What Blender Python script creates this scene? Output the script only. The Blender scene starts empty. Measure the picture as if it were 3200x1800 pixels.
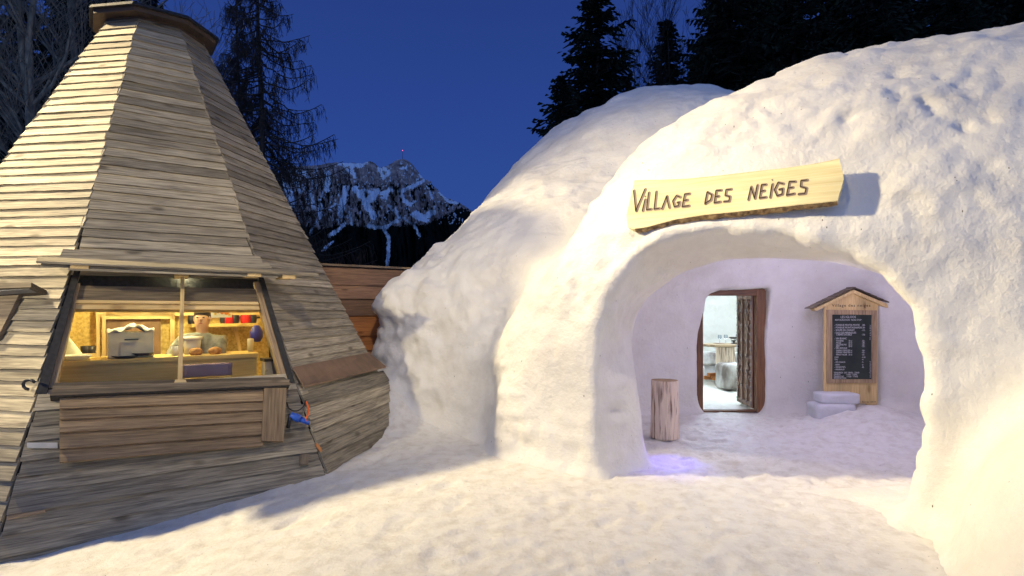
import bpy, bmesh, math, random
import numpy as np
from mathutils import Vector, Matrix
random.seed(7); RNG = np.random.default_rng(7)
sc = bpy.context.scene; COL = sc.collection
# ------------------------------------------------------------------ camera, sky, lamps
FP = 1777.8; HZ = 964.0; EYE = 1.6
cam = bpy.data.objects.new('camera', bpy.data.cameras.new('camera')); COL.objects.link(cam)
cam.location = (0, 0, EYE); cam.rotation_euler = (math.pi/2, 0, 0)
cam.data.sensor_width = 36; cam.data.lens = 20; cam.data.shift_y = 0.02
cam.data.clip_start = .05; cam.data.clip_end = 9000
sc.camera = cam
sc.view_settings.view_transform = 'Standard'; sc.view_settings.look = 'None'
sc.view_settings.exposure = 0; sc.view_settings.gamma = 1
W = bpy.data.worlds.new('World'); sc.world = W; W.use_nodes = True
def world():
    nt = W.node_tree; n = nt.nodes; L = nt.links; bg = n['Background']
    tc = n.new('ShaderNodeTexCoord'); sp = n.new('ShaderNodeSeparateXYZ'); L.new(tc.outputs['Generated'], sp.inputs[0])
    r = n.new('ShaderNodeValToRGB'); L.new(sp.outputs['Z'], r.inputs[0])       # dusk blue, deeper overhead
    e = r.color_ramp.elements
    e[0].position = 0.0; e[0].color = (.033, .088, .34, 1); e[1].position = .75; e[1].color = (.013, .030, .15, 1)
    m = e = r.color_ramp.elements.new(.28); m.color = (.024, .063, .285, 1)
    # pale afterglow of the set sun, low in the sky behind the photographer
    a = n.new('ShaderNodeMapRange'); a.inputs['From Min'].default_value = .1; a.inputs['From Max'].default_value = -1
    L.new(sp.outputs['Y'], a.inputs['Value'])
    mx = n.new('ShaderNodeMixRGB'); mx.inputs[2].default_value = (.22, .36, .78, 1)
    L.new(a.outputs[0], mx.inputs[0]); L.new(r.outputs[0], mx.inputs[1]); L.new(mx.outputs[0], bg.inputs[0])
    bg.inputs[1].default_value = 1.0
world()
def lamp(name, kind, loc, col, power, target=None, size=.3, angle=60, blend=.5):
    l = bpy.data.lights.new(name, kind); l.energy = power; l.color = col
    if kind == 'SPOT': l.spot_size = math.radians(angle); l.spot_blend = blend; l.shadow_soft_size = size
    elif kind == 'AREA': l.size = size
    else: l.shadow_soft_size = size
    o = bpy.data.objects.new(name, l); COL.objects.link(o); o.location = loc
    if target: o.rotation_euler = (Vector(target)-Vector(loc)).to_track_quat('-Z', 'Y').to_euler()
    return o
WARM = (1, .80, .52)
lamp('flood_light_igloo', 'SPOT', (-9.9, 5.7, 8.2), (1, .81, .48), 8300, (1.9, 4.7, .8), .32, 64, .75)
lamp('pillar_fill_spot', 'SPOT', (-9.4, 5.9, 8.2), (1, .84, .54), 5500, (2.8, 4.4, 1.5), .2, 17, 1)  # unseen spot added to brighten the right pillar and the sign area
lamp('flood_light_hut', 'SPOT', (-6.4, -.4, 4.2), (1, .84, .54), 1650, (-4.4, 5.2, 2.6), .12, 46, .6)
lamp('overhead_fill_light', 'SPOT', (-.4, 2.4, 7.2), (1, .81, .55), 900, (.5, 9.0, 1.6), .2, 84, .9)  # unseen fill added overhead to lift the recess and the domes
lamp('hall_light', 'POINT', (3.9, 6.9, 2.0), (.66, .60, 1), 48, None, .25)
lamp('hall_blue_light', 'SPOT', (1.75, 6.25, .75), (.12, .08, 1), 34, (1.62, 5.95, 0), .03, 70, .9)
lamp('dining_room_light', 'POINT', (4.3, 11.6, 2.2), (.66, .82, 1), 210, None, .3)
# ------------------------------------------------------------------ helpers
def U(px, py, Y): return Vector(((px-1600)/FP*Y, Y, EYE-(py-HZ)/FP*Y))
def ray_plane(px, py, p, nrm):
    d = Vector(((px-1600)/FP, 1, -(py-HZ)/FP)); o = Vector((0, 0, EYE))
    return o + d*((Vector(p)-o).dot(nrm)/d.dot(nrm))
def tag(o, label=None, cat=None, group=None, kind=None):
    if label: o['label'] = label
    if cat: o['category'] = cat
    if group: o['group'] = group
    if kind: o['kind'] = kind
    return o
def empty(name, loc, label, cat, group=None, rz=0):
    o = bpy.data.objects.new(name, None); COL.objects.link(o); o.location = loc; o.rotation_euler.z = rz
    return tag(o, label, cat, group)
class MB:
    def __init__(s): s.v = []; s.f = []; s.uv = []; s.r = []
    def face(s, idx, uvs, r): s.f.append(idx); s.uv.extend(uvs); s.r.extend([r]*len(idx))
    def hexa(s, c, r=None, L=None):
        """c: 8 corners, bottom ring 0-3 then top ring 4-7; edge 0-1 is the long (grain) axis"""
        if r is None: r = random.random()
        c = [Vector(p) for p in c]; b = len(s.v); s.v += c
        o = r*37.7
        for q in ((0,3,2,1),(4,5,6,7),(0,1,5,4),(2,3,7,6),(1,2,6,5),(3,0,4,7)):
            ax = (c[1]-c[0]); ln = ax.length or 1; ax = ax/ln
            ww = c[3]-c[0]; hh = c[4]-c[0]
            uvs = []
            for i in q:
                d = c[i]-c[0]; u = d.dot(ax)
                w = d-ax*u; sgn = w.dot(ww.normalized() if ww.length else ax)+w.dot(hh.normalized() if hh.length else ax)
                uvs.append((u+o, sgn+o*1.7))
            s.face([b+i for i in q], uvs, r)
    def box(s, cen, size, rot=None, r=None):
        x, y, z = size[0]/2, size[1]/2, size[2]/2; M = rot or Matrix.Identity(3); cen = Vector(cen)
        cs = [(-x,-y,-z),(x,-y,-z),(x,y,-z),(-x,y,-z),(-x,-y,z),(x,-y,z),(x,y,z),(-x,y,z)]
        if size[1] > size[0] and size[1] >= size[2]:
            cs = [(-x,-y,-z),(-x,y,-z),(x,y,-z),(x,-y,-z),(-x,-y,z),(-x,y,z),(x,y,z),(x,-y,z)][::1]
            cs = [cs[i] for i in (3,2,1,0,7,6,5,4)]
        elif size[2] > size[0] and size[2] > size[1]:
            cs = [(-x,-y,-z),(-x,-y,z),(-x,y,z),(-x,y,-z),(x,-y,-z),(x,-y,z),(x,y,z),(x,y,-z)]
            cs = [cs[i] for i in (4,5,6,7,0,1,2,3)]
        s.hexa([cen + M @ Vector(c) for c in cs], r); return s
    def quad(s, pts, r=None):
        if r is None: r = random.random()
        b = len(s.v); p = [Vector(q) for q in pts]; s.v += p
        ax = (p[1]-p[0]).normalized(); n = (p[1]-p[0]).cross(p[-1]-p[0]); ay = n.cross(ax).normalized()
        s.face(list(range(b, b+len(p))), [((q-p[0]).dot(ax)+r*37, (q-p[0]).dot(ay)+r*51) for q in p], r)
    def tube(s, pts, rad, n=8, cap=True, r=None):
        if r is None: r = random.random()
        pts = [Vector(p) for p in pts]
        if not hasattr(rad, '__len__'): rad = [rad]*len(pts)
        b = len(s.v); L = 0; prev = None; X = None
        for i, p in enumerate(pts):
            t = (pts[min(i+1, len(pts)-1)]-pts[max(i-1, 0)]).normalized()
            if X is None: X = t.orthogonal().normalized()
            else: X = (X - t*X.dot(t)).normalized()
            Yv = t.cross(X)
            for k in range(n):
                a = 2*math.pi*k/n; s.v.append(p + (X*math.cos(a)+Yv*math.sin(a))*rad[i])
        for i in range(len(pts)-1):
            l0 = L; L += (pts[i+1]-pts[i]).length
            for k in range(n):
                k2 = (k+1) % n; w = 2*math.pi*rad[i]/n
                s.face([b+i*n+k, b+i*n+k2, b+(i+1)*n+k2, b+(i+1)*n+k],
                       [(l0+r*37, k*w), (l0+r*37, (k+1)*w), (L+r*37, (k+1)*w), (L+r*37, k*w)], r)
        if cap and n > 2:
            s.face([b+k for k in range(n)][::-1], [(.1*math.cos(k), .1*math.sin(k)) for k in range(n)], r)
            e = b+(len(pts)-1)*n
            s.face([e+k for k in range(n)], [(.1*math.cos(k), .1*math.sin(k)) for k in range(n)], r)
        return s
    def lathe(s, prof, cen=(0,0,0), n=24, r=.5):
        cen = Vector(cen); b = len(s.v)
        for (rr, z) in prof:
            for k in range(n):
                a = 2*math.pi*k/n; s.v.append(cen+Vector((rr*math.cos(a), rr*math.sin(a), z)))
        for i in range(len(prof)-1):
            for k in range(n):
                k2 = (k+1) % n
                s.face([b+i*n+k, b+i*n+k2, b+(i+1)*n+k2, b+(i+1)*n+k], [(prof[i][1], k*.1), (prof[i][1], k*.1+.1), (prof[i+1][1], k*.1+.1), (prof[i+1][1], k*.1)], r)
        return s
    def build(s, name, mat, parent=None, smooth=False, bevel=0):
        me = bpy.data.meshes.new(name); me.from_pydata([tuple(v) for v in s.v], [], s.f)
        ul = me.uv_layers.new(name='UVMap'); ul.data.foreach_set('uv', np.array(s.uv, dtype=np.float32).ravel())
        at = me.attributes.new('rnd', 'FLOAT', 'CORNER'); at.data.foreach_set('value', np.array(s.r, dtype=np.float32))
        me.materials.append(mat)
        if smooth: me.polygons.foreach_set('use_smooth', [True]*len(me.polygons))
        o = bpy.data.objects.new(name, me); COL.objects.link(o)
        if parent is not None:
            o.parent = parent
            o.matrix_parent_inverse = parent_mat(parent).inverted()
        if bevel:
            m = o.modifiers.new('bevel', 'BEVEL'); m.width = bevel; m.segments = 2; m.limit_method = 'ANGLE'
        return o
def parent_mat(p):
    m = Matrix.LocRotScale(p.location, p.rotation_euler, p.scale)
    if p.parent: m = parent_mat(p.parent) @ p.matrix_parent_inverse @ m
    return m
def np_mesh(name, V, Fq, mat, parent=None, smooth=True, attrs=None):
    me = bpy.data.meshes.new(name); V = np.ascontiguousarray(V, dtype=np.float32); Fq = np.ascontiguousarray(Fq, dtype=np.int32)
    k = Fq.shape[1]
    me.vertices.add(len(V)); me.vertices.foreach_set('co', V.ravel())
    me.loops.add(Fq.size); me.loops.foreach_set('vertex_index', Fq.ravel())
    me.polygons.add(len(Fq)); me.polygons.foreach_set('loop_start', np.arange(len(Fq), dtype=np.int32)*k)
    me.update(calc_edges=True)
    me.polygons.foreach_set('use_smooth', np.full(len(Fq), smooth))
    for nm, arr in (attrs or {}).items():
        a = me.attributes.new(nm, 'FLOAT', 'POINT'); a.data.foreach_set('value', np.asarray(arr, dtype=np.float32))
    me.materials.append(mat); me.validate()
    o = bpy.data.objects.new(name, me); COL.objects.link(o)
    if parent is not None: o.parent = parent; o.matrix_parent_inverse = parent_mat(parent).inverted()
    return o
# numpy noise
def _h(i, j, k):
    n = (i*374761393 + j*668265263 + k*1274126177) & 0xffffffff
    n = ((n ^ (n >> 13))*1274126177) & 0xffffffff
    return ((n ^ (n >> 16)) & 0xffff)/32767.5-1
def vnoise(P, scale=1., seed=0):
    P = np.asarray(P)/scale + seed*17.31; I = np.floor(P).astype(np.int64); f = P-I; f = f*f*f*(f*(f*6-15)+10)
    i, j, k = I[:, 0], I[:, 1], I[:, 2]; x, y, z = f[:, 0], f[:, 1], f[:, 2]; out = 0
    for a in (0, 1):
        for b in (0, 1):
            for c in (0, 1):
                out = out + _h(i+a, j+b, k+c)*(x if a else 1-x)*(y if b else 1-y)*(z if c else 1-z)
    return out
def fbm(P, scale, oct=3, seed=0):
    o = 0; a = 1; t = 0
    for q in range(oct): o = o+a*vnoise(P, scale/2**q, seed+q); t += a; a *= .5
    return o/t
# ------------------------------------------------------------------ materials
def mat(name, col=(.5, .5, .5), rough=.7, metal=0, **k):
    m = bpy.data.materials.new(name); m.use_nodes = True; b = m.node_tree.nodes['Principled BSDF']
    b.inputs['Base Color'].default_value = (*col, 1); b.inputs['Roughness'].default_value = rough; b.inputs['Metallic'].default_value = metal
    for a, v in k.items():
        b.inputs[a.replace('_', ' ')].default_value = v
    return m
def nodes(m): return m.node_tree.nodes, m.node_tree.links, m.node_tree.nodes['Principled BSDF']
def noisy(name, c1, c2, scale=20, rough=.7, bump=.2, stretch=(1, 1, 1), metal=0, detail=5, coord='Object', **k):
    m = mat(name, c1, rough, metal, **k); n, L, b = nodes(m)
    tc = n.new('ShaderNodeTexCoord'); mp = n.new('ShaderNodeMapping'); mp.inputs['Scale'].default_value = stretch
    L.new(tc.outputs[coord], mp.inputs[0])
    t = n.new('ShaderNodeTexNoise'); t.inputs['Scale'].default_value = scale; t.inputs['Detail'].default_value = detail; L.new(mp.outputs[0], t.inputs['Vector'])
    r = n.new('ShaderNodeValToRGB'); r.color_ramp.elements[0].color = (*c1, 1); r.color_ramp.elements[1].color = (*c2, 1)
    r.color_ramp.elements[0].position = .35; r.color_ramp.elements[1].position = .65
    L.new(t.outputs['Fac'], r.inputs[0]); L.new(r.outputs[0], b.inputs['Base Color'])
    if bump:
        bp = n.new('ShaderNodeBump'); bp.inputs['Strength'].default_value = bump; bp.inputs['Distance'].default_value = .01
        L.new(t.outputs['Fac'], bp.inputs['Height']); L.new(bp.outputs[0], b.inputs['Normal'])
    return m
def wood(name, dark, light, tint=.35, rough=.75, grain=1.0, knots=True, stain=(.05, .035, .025), stain_amt=.35):
    """planks: UV u runs along the grain in metres, attribute rnd is different for each plank"""
    m = mat(name, light, rough); n, L, b = nodes(m)
    uv = n.new('ShaderNodeUVMap'); uv.uv_map = 'UVMap'
    at = n.new('ShaderNodeAttribute'); at.attribute_name = 'rnd'
    def noise(sx, sy, sc_, det, dist=0):
        mp = n.new('ShaderNodeMapping'); mp.inputs['Scale'].default_value = (sx, sy, 1); L.new(uv.outputs[0], mp.inputs[0])
        t = n.new('ShaderNodeTexNoise'); t.inputs['Scale'].default_value = sc_; t.inputs['Detail'].default_value = det
        t.inputs['Distortion'].default_value = dist; L.new(mp.outputs[0], t.inputs['Vector']); return t.outputs['Fac']
    def math_(op, a, b_=None):
        q = n.new('ShaderNodeMath'); q.operation = op
        for i, v in enumerate((a, b_)):
            if v is None: continue
            if isinstance(v, (int, float)): q.inputs[i].default_value = v
            else: L.new(v, q.inputs[i])
        return q.outputs[0]
    g1 = noise(2.2, 60, 1*grain, 6, .6); g2 = noise(6, 220, 1*grain, 4); bl = noise(1.3, 5, 1, 3)
    s = math_('ADD', math_('MULTIPLY', g1, .55), math_('MULTIPLY', g2, .45))
    ramp = n.new('ShaderNodeValToRGB'); ramp.color_ramp.elements[0].position = .36; ramp.color_ramp.elements[1].position = .64
    ramp.color_ramp.elements[0].color = (*dark, 1); ramp.color_ramp.elements[1].color = (*light, 1); L.new(s, ramp.inputs[0])
    # brightness by plank and by broad weathering
    k = math_('MULTIPLY', math_('SUBTRACT', at.outputs['Fac'], .5), tint*1.6)
    k2 = math_('MULTIPLY', math_('SUBTRACT', bl, .5), .9)
    f = math_('ADD', math_('ADD', k, k2), 1.0)
    mul = n.new('ShaderNodeMixRGB'); mul.blend_type = 'MULTIPLY'; mul.inputs[0].default_value = 1
    cb = n.new('ShaderNodeCombineColor'); [L.new(f, cb.inputs[i]) for i in range(3)]
    L.new(ramp.outputs[0], mul.inputs[1]); L.new(cb.outputs[0], mul.inputs[2]); out = mul.outputs[0]
    st = n.new('ShaderNodeValToRGB'); st.color_ramp.elements[0].position = .56; st.color_ramp.elements[1].position = .74
    L.new(noise(1.1, 9, 1.3, 5, .4), st.inputs[0])
    mx = n.new('ShaderNodeMixRGB'); mx.inputs[2].default_value = (*stain, 1)
    L.new(math_('MULTIPLY', st.outputs[0], stain_amt), mx.inputs[0]); L.new(out, mx.inputs[1]); out = mx.outputs[0]
    h = s
    if knots:
        mp = n.new('ShaderNodeMapping'); mp.inputs['Scale'].default_value = (2.0, 5.5, 1); L.new(uv.outputs[0], mp.inputs[0])
        v = n.new('ShaderNodeTexVoronoi'); v.inputs['Scale'].default_value = 1; L.new(mp.outputs[0], v.inputs['Vector'])
        kr = n.new('ShaderNodeValToRGB'); kr.color_ramp.elements[0].position = .07; kr.color_ramp.elements[1].position = .17
        kr.color_ramp.elements[0].color = (1, 1, 1, 1); kr.color_ramp.elements[1].color = (0, 0, 0, 1)
        L.new(v.outputs['Distance'], kr.inputs[0])
        mk = n.new('ShaderNodeMixRGB'); mk.inputs[2].default_value = (dark[0]*.45, dark[1]*.38, dark[2]*.3, 1)
        L.new(math_('MULTIPLY', kr.outputs[0], .7), mk.inputs[0]); L.new(out, mk.inputs[1]); out = mk.outputs[0]
    L.new(out, b.inputs['Base Color'])
    bp = n.new('ShaderNodeBump'); bp.inputs['Strength'].default_value = .55; bp.inputs['Distance'].default_value = .006
    L.new(h, bp.inputs['Height']); L.new(bp.outputs[0], b.inputs['Normal'])
    return m
def snow(name, base=(.82, .80, .74), dirt=(.52, .47, .38), bump=1.0, amt=.5, dscale=1.0):
    m = mat(name, base, .55); n, L, b = nodes(m)
    tc = n.new('ShaderNodeTexCoord')
    def nz(s, d, rough=.55):
        t = n.new('ShaderNodeTexNoise'); t.inputs['Scale'].default_value = s; t.inputs['Detail'].default_value = d
        t.inputs['Roughness'].default_value = rough; L.new(tc.outputs['Object'], t.inputs['Vector']); return t.outputs['Fac']
    r = n.new('ShaderNodeValToRGB'); r.color_ramp.elements[0].position = .45; r.color_ramp.elements[1].position = .8
    r.color_ramp.elements[0].color = (*base, 1); r.color_ramp.elements[1].color = tuple(base[i]*(1-amt)+dirt[i]*amt for i in range(3))+(1,)
    L.new(nz(1.7*dscale, 7, .65), r.inputs[0])
    # little dark needles and grit lying in the snow
    mp = n.new('ShaderNodeMapping'); mp.inputs['Rotation'].default_value = (.3, .5, .8); mp.inputs['Scale'].default_value = (1, 1, .35)
    L.new(tc.outputs['Object'], mp.inputs[0])
    v = n.new('ShaderNodeTexVoronoi'); v.inputs['Scale'].default_value = 15; L.new(mp.outputs[0], v.inputs['Vector'])
    lt = n.new('ShaderNodeMath'); lt.operation = 'LESS_THAN'; lt.inputs[1].default_value = .06; L.new(v.outputs['Distance'], lt.inputs[0])
    sg = n.new('ShaderNodeSeparateColor'); L.new(v.outputs['Color'], sg.inputs[0])
    g2 = n.new('ShaderNodeMath'); g2.operation = 'LESS_THAN'; g2.inputs[1].default_value = .3; L.new(sg.outputs[0], g2.inputs[0])
    pr = n.new('ShaderNodeMath'); pr.operation = 'MULTIPLY'; L.new(lt.outputs[0], pr.inputs[0]); L.new(g2.outputs[0], pr.inputs[1])
    mx = n.new('ShaderNodeMixRGB'); mx.inputs[2].default_value = (.16, .13, .08, 1); L.new(pr.outputs[0], mx.inputs[0]); L.new(r.outputs[0], mx.inputs[1])
    L.new(mx.outputs[0], b.inputs['Base Color'])
    b.inputs['Subsurface Weight'].default_value = .35; b.inputs['Subsurface Radius'].default_value = (.05, .05, .055); b.inputs['Subsurface Scale'].default_value = 1
    b.inputs['Specular IOR Level'].default_value = .3
    prev = None
    for s, d, st, dist in ((5, 5, .5*bump, .05), (24, 6, .8*bump, .012), (120, 4, .8*bump, .005)):
        bp = n.new('ShaderNodeBump'); bp.inputs['Strength'].default_value = min(1, st); bp.inputs['Distance'].default_value = dist
        L.new(nz(s, d, .6), bp.inputs['Height'])
        if prev: L.new(prev, bp.inputs['Normal'])
        prev = bp.outputs[0]
    L.new(prev, b.inputs['Normal'])
    return m
M = {}
M['snow'] = snow('snow', amt=.45); M['snow_floor'] = snow('trodden_snow', (.80, .78, .72), (.42, .36, .26), .85, .55, 4.5)
M['plank'] = wood('weathered_plank', (.14, .118, .082), (.46, .40, .28), .42, stain_amt=.55)
M['plank_old'] = wood('dark_weathered_plank', (.07, .052, .033), (.23, .18, .115), .45)
M['plank_new'] = wood('brown_plank', (.15, .10, .055), (.42, .30, .17), .45)
M['fence'] = wood('fence_plank', (.17, .09, .05), (.44, .25, .13), .5, knots=True)
M['orange'] = wood('orange_plank', (.36, .13, .035), (.68, .28, .08), .3)
M['pine'] = wood('pine_wood', (.54, .37, .14), (.76, .57, .27), .12, .5, stain_amt=.12)
M['pine_pale'] = wood('pale_pine', (.60, .42, .12), (.74, .56, .22), .1, .5, stain_amt=.08)
M['osb'] = noisy('chipboard', (.46, .31, .07), (.72, .53, .16), 30, .6, .1)
M['darkwood'] = wood('dark_oak', (.09, .040, .016), (.27, .125, .05), .3, .55, knots=False)
M['blackfelt'] = noisy('black_roofing', (.010, .010, .010), (.03, .028, .028), 30, .7, .3)
M['black'] = mat('black_iron', (.012, .012, .013), .4)
M['darkinner'] = mat('dark_lining', (.03, .022, .015), .9)
M['steel'] = noisy('stainless_steel', (.52, .49, .40), (.68, .64, .54), 6, .4, .02, metal=.1)
M['white'] = mat('white_plastic', (.75, .74, .70), .4)
M['blue'] = mat('blue_plastic', (.02, .10, .50), .35)
M['darkblue'] = mat('navy_plastic', (.02, .02, .28), .4)
M['orange_rubber'] = mat('orange_rubber', (.75, .13, .02), .45)
M['blackrubber'] = mat('black_rubber', (.012, .012, .012), .5)
M['red'] = mat('red_enamel', (.52, .015, .012), .18)
M['cloth'] = noisy('white_cloth', (.62, .64, .62), (.80, .82, .80), 18, .9, .3)
M['bread'] = noisy('bread_crust', (.28, .12, .03), (.55, .30, .10), 25, .7, .4)
M['skin'] = mat('skin', (.55, .33, .22), .5); M['hair'] = noisy('dark_hair', (.012, .008, .006), (.03, .02, .015), 60, .6, .5)
M['sweater'] = noisy('grey_sweater', (.16, .17, .16), (.36, .37, .35), 12, .9, .5)
M['shirt'] = noisy('white_shirt', (.55, .57, .50), (.72, .74, .66), 6, .9, .3)
M['trousers'] = mat('dark_trousers', (.03, .03, .04), .8)
M['glass'] = mat('window_glass', (1, 1, 1), .02)
def glassmat(m, tint=(1, 1, 1)):
    n, L, b = nodes(m); o = n['Material Output']
    t = n.new('ShaderNodeBsdfTransparent'); t.inputs[0].default_value = (*tint, 1); g = n.new('ShaderNodeBsdfGlossy'); g.inputs['Roughness'].default_value = .03
    fr = n.new('ShaderNodeFresnel'); fr.inputs['IOR'].default_value = 1.35; mx = n.new('ShaderNodeMixShader')
    L.new(fr.outputs[0], mx.inputs[0]); L.new(t.outputs[0], mx.inputs[1]); L.new(g.outputs[0], mx.inputs[2]); L.new(mx.outputs[0], o.inputs['Surface'])
glassmat(M['glass'], (.93, .95, .90)); M['glassware'] = mat('clear_glass', (1, 1, 1), .02); glassmat(M['glassware'], (.80, .86, .90))
M['fur'] = noisy('reindeer_fur', (.17, .14, .12), (.72, .70, .66), 3.2, .95, .9, (1, 1, .5), detail=8)
M['log'] = noisy('debarked_log', (.24, .12, .07), (.86, .70, .54), 7, .8, .6, (4, 4, .35), detail=6)
_r = [q for q in M['log'].node_tree.nodes if q.type == 'VALTORGB'][0].color_ramp.elements; _r[0].position = .33; _r[1].position = .50
M['logtop'] = noisy('log_end', (.30, .18, .09), (.48, .32, .18), 8, .8, .3)
M['needles'] = noisy('spruce_needles', (.006, .012, .006), (.022, .034, .014), 2, .9, 0)
M['barkwarm'] = noisy('grey_bark', (.12, .10, .07), (.34, .29, .20), 3, .9, .4, (3, 3, 1))
M['bark'] = noisy('dark_bark', (.030, .022, .016), (.075, .055, .040), 6, .9, .4, (4, 4, 1))
M['barkpale'] = noisy('pale_bark', (.10, .08, .05), (.26, .21, .14), 3, .9, .4, (3, 3, 1))
M['twig'] = noisy('larch_twigs', (.018, .012, .009), (.045, .03, .02), 3, .9, 0)
M['chalkboard'] = noisy('chalkboard', (.008, .016, .014), (.022, .034, .03), 4, .6, .05)
M['chalk'] = mat('chalk', (.55, .55, .55), .9)
M['burn'] = mat('burnt_lettering', (.05, .02, .01), .9)
M['carve'] = mat('carved_groove', (.30, .23, .17), .9); M['carveshade'] = mat('groove_shade', (.045, .025, .012), .9)
M['signwood'] = wood('yellow_larch_sign', (.72, .60, .28), (.84, .74, .42), .05, .45, grain=.5, knots=False, stain_amt=.08, stain=(.5, .33, .1))
M['barkedge'] = noisy('bark_edge', (.12, .07, .03), (.42, .28, .12), 24, .9, .9)
M['ice'] = snow('packed_snow_block', (.70, .70, .72), (.5, .5, .52), 1.4, .6)
# ------------------------------------------------------------------ terrain height
def sm(a, b, x): t = np.clip((x-a)/(b-a), 0, 1); return t*t*(3-2*t)
def ground(x, y):
    x = np.asarray(x, float); y = np.asarray(y, float)
    z = -.17*sm(-1.2, -4.3, x)*sm(8, 3.5, y) - .10*sm(-.5, -2.5, x)*sm(7, 4, y)
    z = z + .50*np.exp(-((x+1.75)**2/.16+(y-8.1)**2/.5)) + .20*np.exp(-((x+1.1)**2/.9+(y-8.3)**2/.5))
    z = z + .25*np.exp(-((x-5.1)**2/.6+(y-7.9)**2/.5))
    return z
# ------------------------------------------------------------------ snow ground sheet
def build_ground():
    def axis(lo, hi, step, far, g=1.25):
        a = list(np.arange(lo, hi, step)); s = step
        while a[-1] < far: s *= g; a.append(a[-1]+s)
        s = step; b = []; q = lo
        while q > -far: s *= g; q -= s; b.append(q)
        return np.array(b[::-1]+a)
    xs = axis(-5.2, 5.6, .035, 6000); ys = axis(2.6, 9.2, .035, 6000)
    X, Y = np.meshgrid(xs, ys, indexing='ij'); P = np.stack([X.ravel(), Y.ravel(), np.zeros(X.size)], 1)
    near = np.exp(-np.maximum(0, np.hypot(P[:, 0], P[:, 1]-5)-9)**2/20)
    prt = np.zeros(len(P)); rg = np.random.default_rng(4)
    for q in range(420):
        t_ = rg.random(); cx = rg.uniform(-2.6, 5) if q < 300 else rg.uniform(1.6, 4.6); cy = rg.uniform(3.2, 6.6) if q < 300 else rg.uniform(5.6, 8.6)
        a_ = rg.normal(1.1, .7); i_ = np.where((np.abs(P[:, 0]-cx) < .2) & (np.abs(P[:, 1]-cy) < .2))[0]
        dx = P[i_, 0]-cx; dy = P[i_, 1]-cy; l_ = dx*math.cos(a_)+dy*math.sin(a_); w_ = -dx*math.sin(a_)+dy*math.cos(a_)
        e_ = (np.abs(l_)/.145)**3+(np.abs(w_)/.055)**3; dep = rg.uniform(.002, .011)
        prt[i_] += -dep*np.clip(1.4-e_, 0, 1)+dep*.45*np.exp(-((e_-1.9)/.6)**2)
    inh = sm(1.0, 1.8, P[:, 0])*sm(5.0, 5.6, P[:, 1])*(1-sm(8.9, 9.1, P[:, 1]))
    nz = .020*fbm(P, .9, 3, 1)+.013*fbm(P*np.array([1, 1.6, 1]), .14, 3, 5)+.018*np.minimum(0, fbm(P*np.array([1, .6, 1]), .3, 2, 9))
    nz = nz + inh*.030*(fbm(P, .11, 2, 12)+.3*vnoise(P, .05, 3))
    Z = ground(P[:, 0], P[:, 1]) + nz*near - .02 + prt
    Z = Z - np.where(P[:, 1] > 60, np.minimum(60, (P[:, 1]-60)*.08), 0)*0
    V = np.stack([P[:, 0], P[:, 1], Z], 1); nx, ny = len(xs), len(ys)
    I = np.arange(nx*ny).reshape(nx, ny)
    Fq = np.stack([I[:-1, :-1], I[1:, :-1], I[1:, 1:], I[:-1, 1:]], -1).reshape(-1, 4)
    tag(np_mesh('ground', V, Fq, M['snow_floor']), kind='structure')
build_ground()
# ------------------------------------------------------------------ igloo (signed distance field -> surface)
P0 = np.array([.9, 5.5]); DU = np.array([.85, -.527]); DV = np.array([.527, .85])
def facade_pt(px, py, v):
    """pixel -> (u, z) on the vertical plane a distance v behind the portal's face"""
    p = Vector((P0[0]+v*DV[0], P0[1]+v*DV[1], 0)); q = ray_plane(px, py, p, Vector((DV[0], DV[1], 0)))
    return ((q.x-P0[0])*DU[0]+(q.y-P0[1])*DU[1], q.z)
def seg_sdf(U_, Z_, poly):
    poly = np.array(poly); d = np.full(U_.shape, 1e9); inside = np.zeros(U_.shape, bool)
    n = len(poly)
    for i in range(n):
        a = poly[i]; b = poly[(i+1) % n]; e = b-a; w0 = U_-a[0]; w1 = Z_-a[1]
        t = np.clip((w0*e[0]+w1*e[1])/(e@e+1e-12), 0, 1); d = np.minimum(d, (w0-e[0]*t)**2+(w1-e[1]*t)**2)
        c = ((a[1] <= Z_) & (b[1] > Z_)) | ((b[1] <= Z_) & (a[1] > Z_))
        with np.errstate(divide='ignore', invalid='ignore'):
            xi = a[0]+(Z_-a[1])/(b[1]-a[1]+1e-12)*e[0]
        inside ^= c & (U_ < xi)
    return np.where(inside, -1, 1)*np.sqrt(d)
def smin(a, b, k): h = np.clip(.5+.5*(b-a)/k, 0, 1); return b*(1-h)+a*h-k*h*(1-h)
def smax(a, b, k): return -smin(-a, -b, k)
def ell(X, Y, Z, c, r, p=2.):
    return ((np.abs((X-c[0])/r[0])**p+np.abs((Y-c[1])/r[1])**p+np.abs((Z-c[2])/r[2])**p)**(1/p)-1)*min(r)
FRONT_RIM = [(1888, 1560), (1886, 1460), (1872, 1300), (1868, 1150), (1885, 1000), (1925, 890), (1985, 810), (2070, 752), (2170, 725), (2300, 718), (2430, 728),
             (2560, 762), (2670, 800), (2740, 845), (2800, 908), (2845, 962), (2855, 1100), (2880, 1190), (2890, 1215), (2872, 1260), (2880, 1330), (2866, 1450), (2845, 1560), (2815, 1660), (2790, 1760)]
INNER_RIM = [(2046, 1520), (2042, 1450), (2020, 1330), (1985, 1190), (1955, 1100), (1952, 1040), (1972, 985), (2020, 930), (2130, 865), (2280, 822), (2420, 808),
             (2600, 815), (2760, 850), (2900, 950), (2990, 1100), (3000, 1300), (3000, 1560)]
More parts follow.
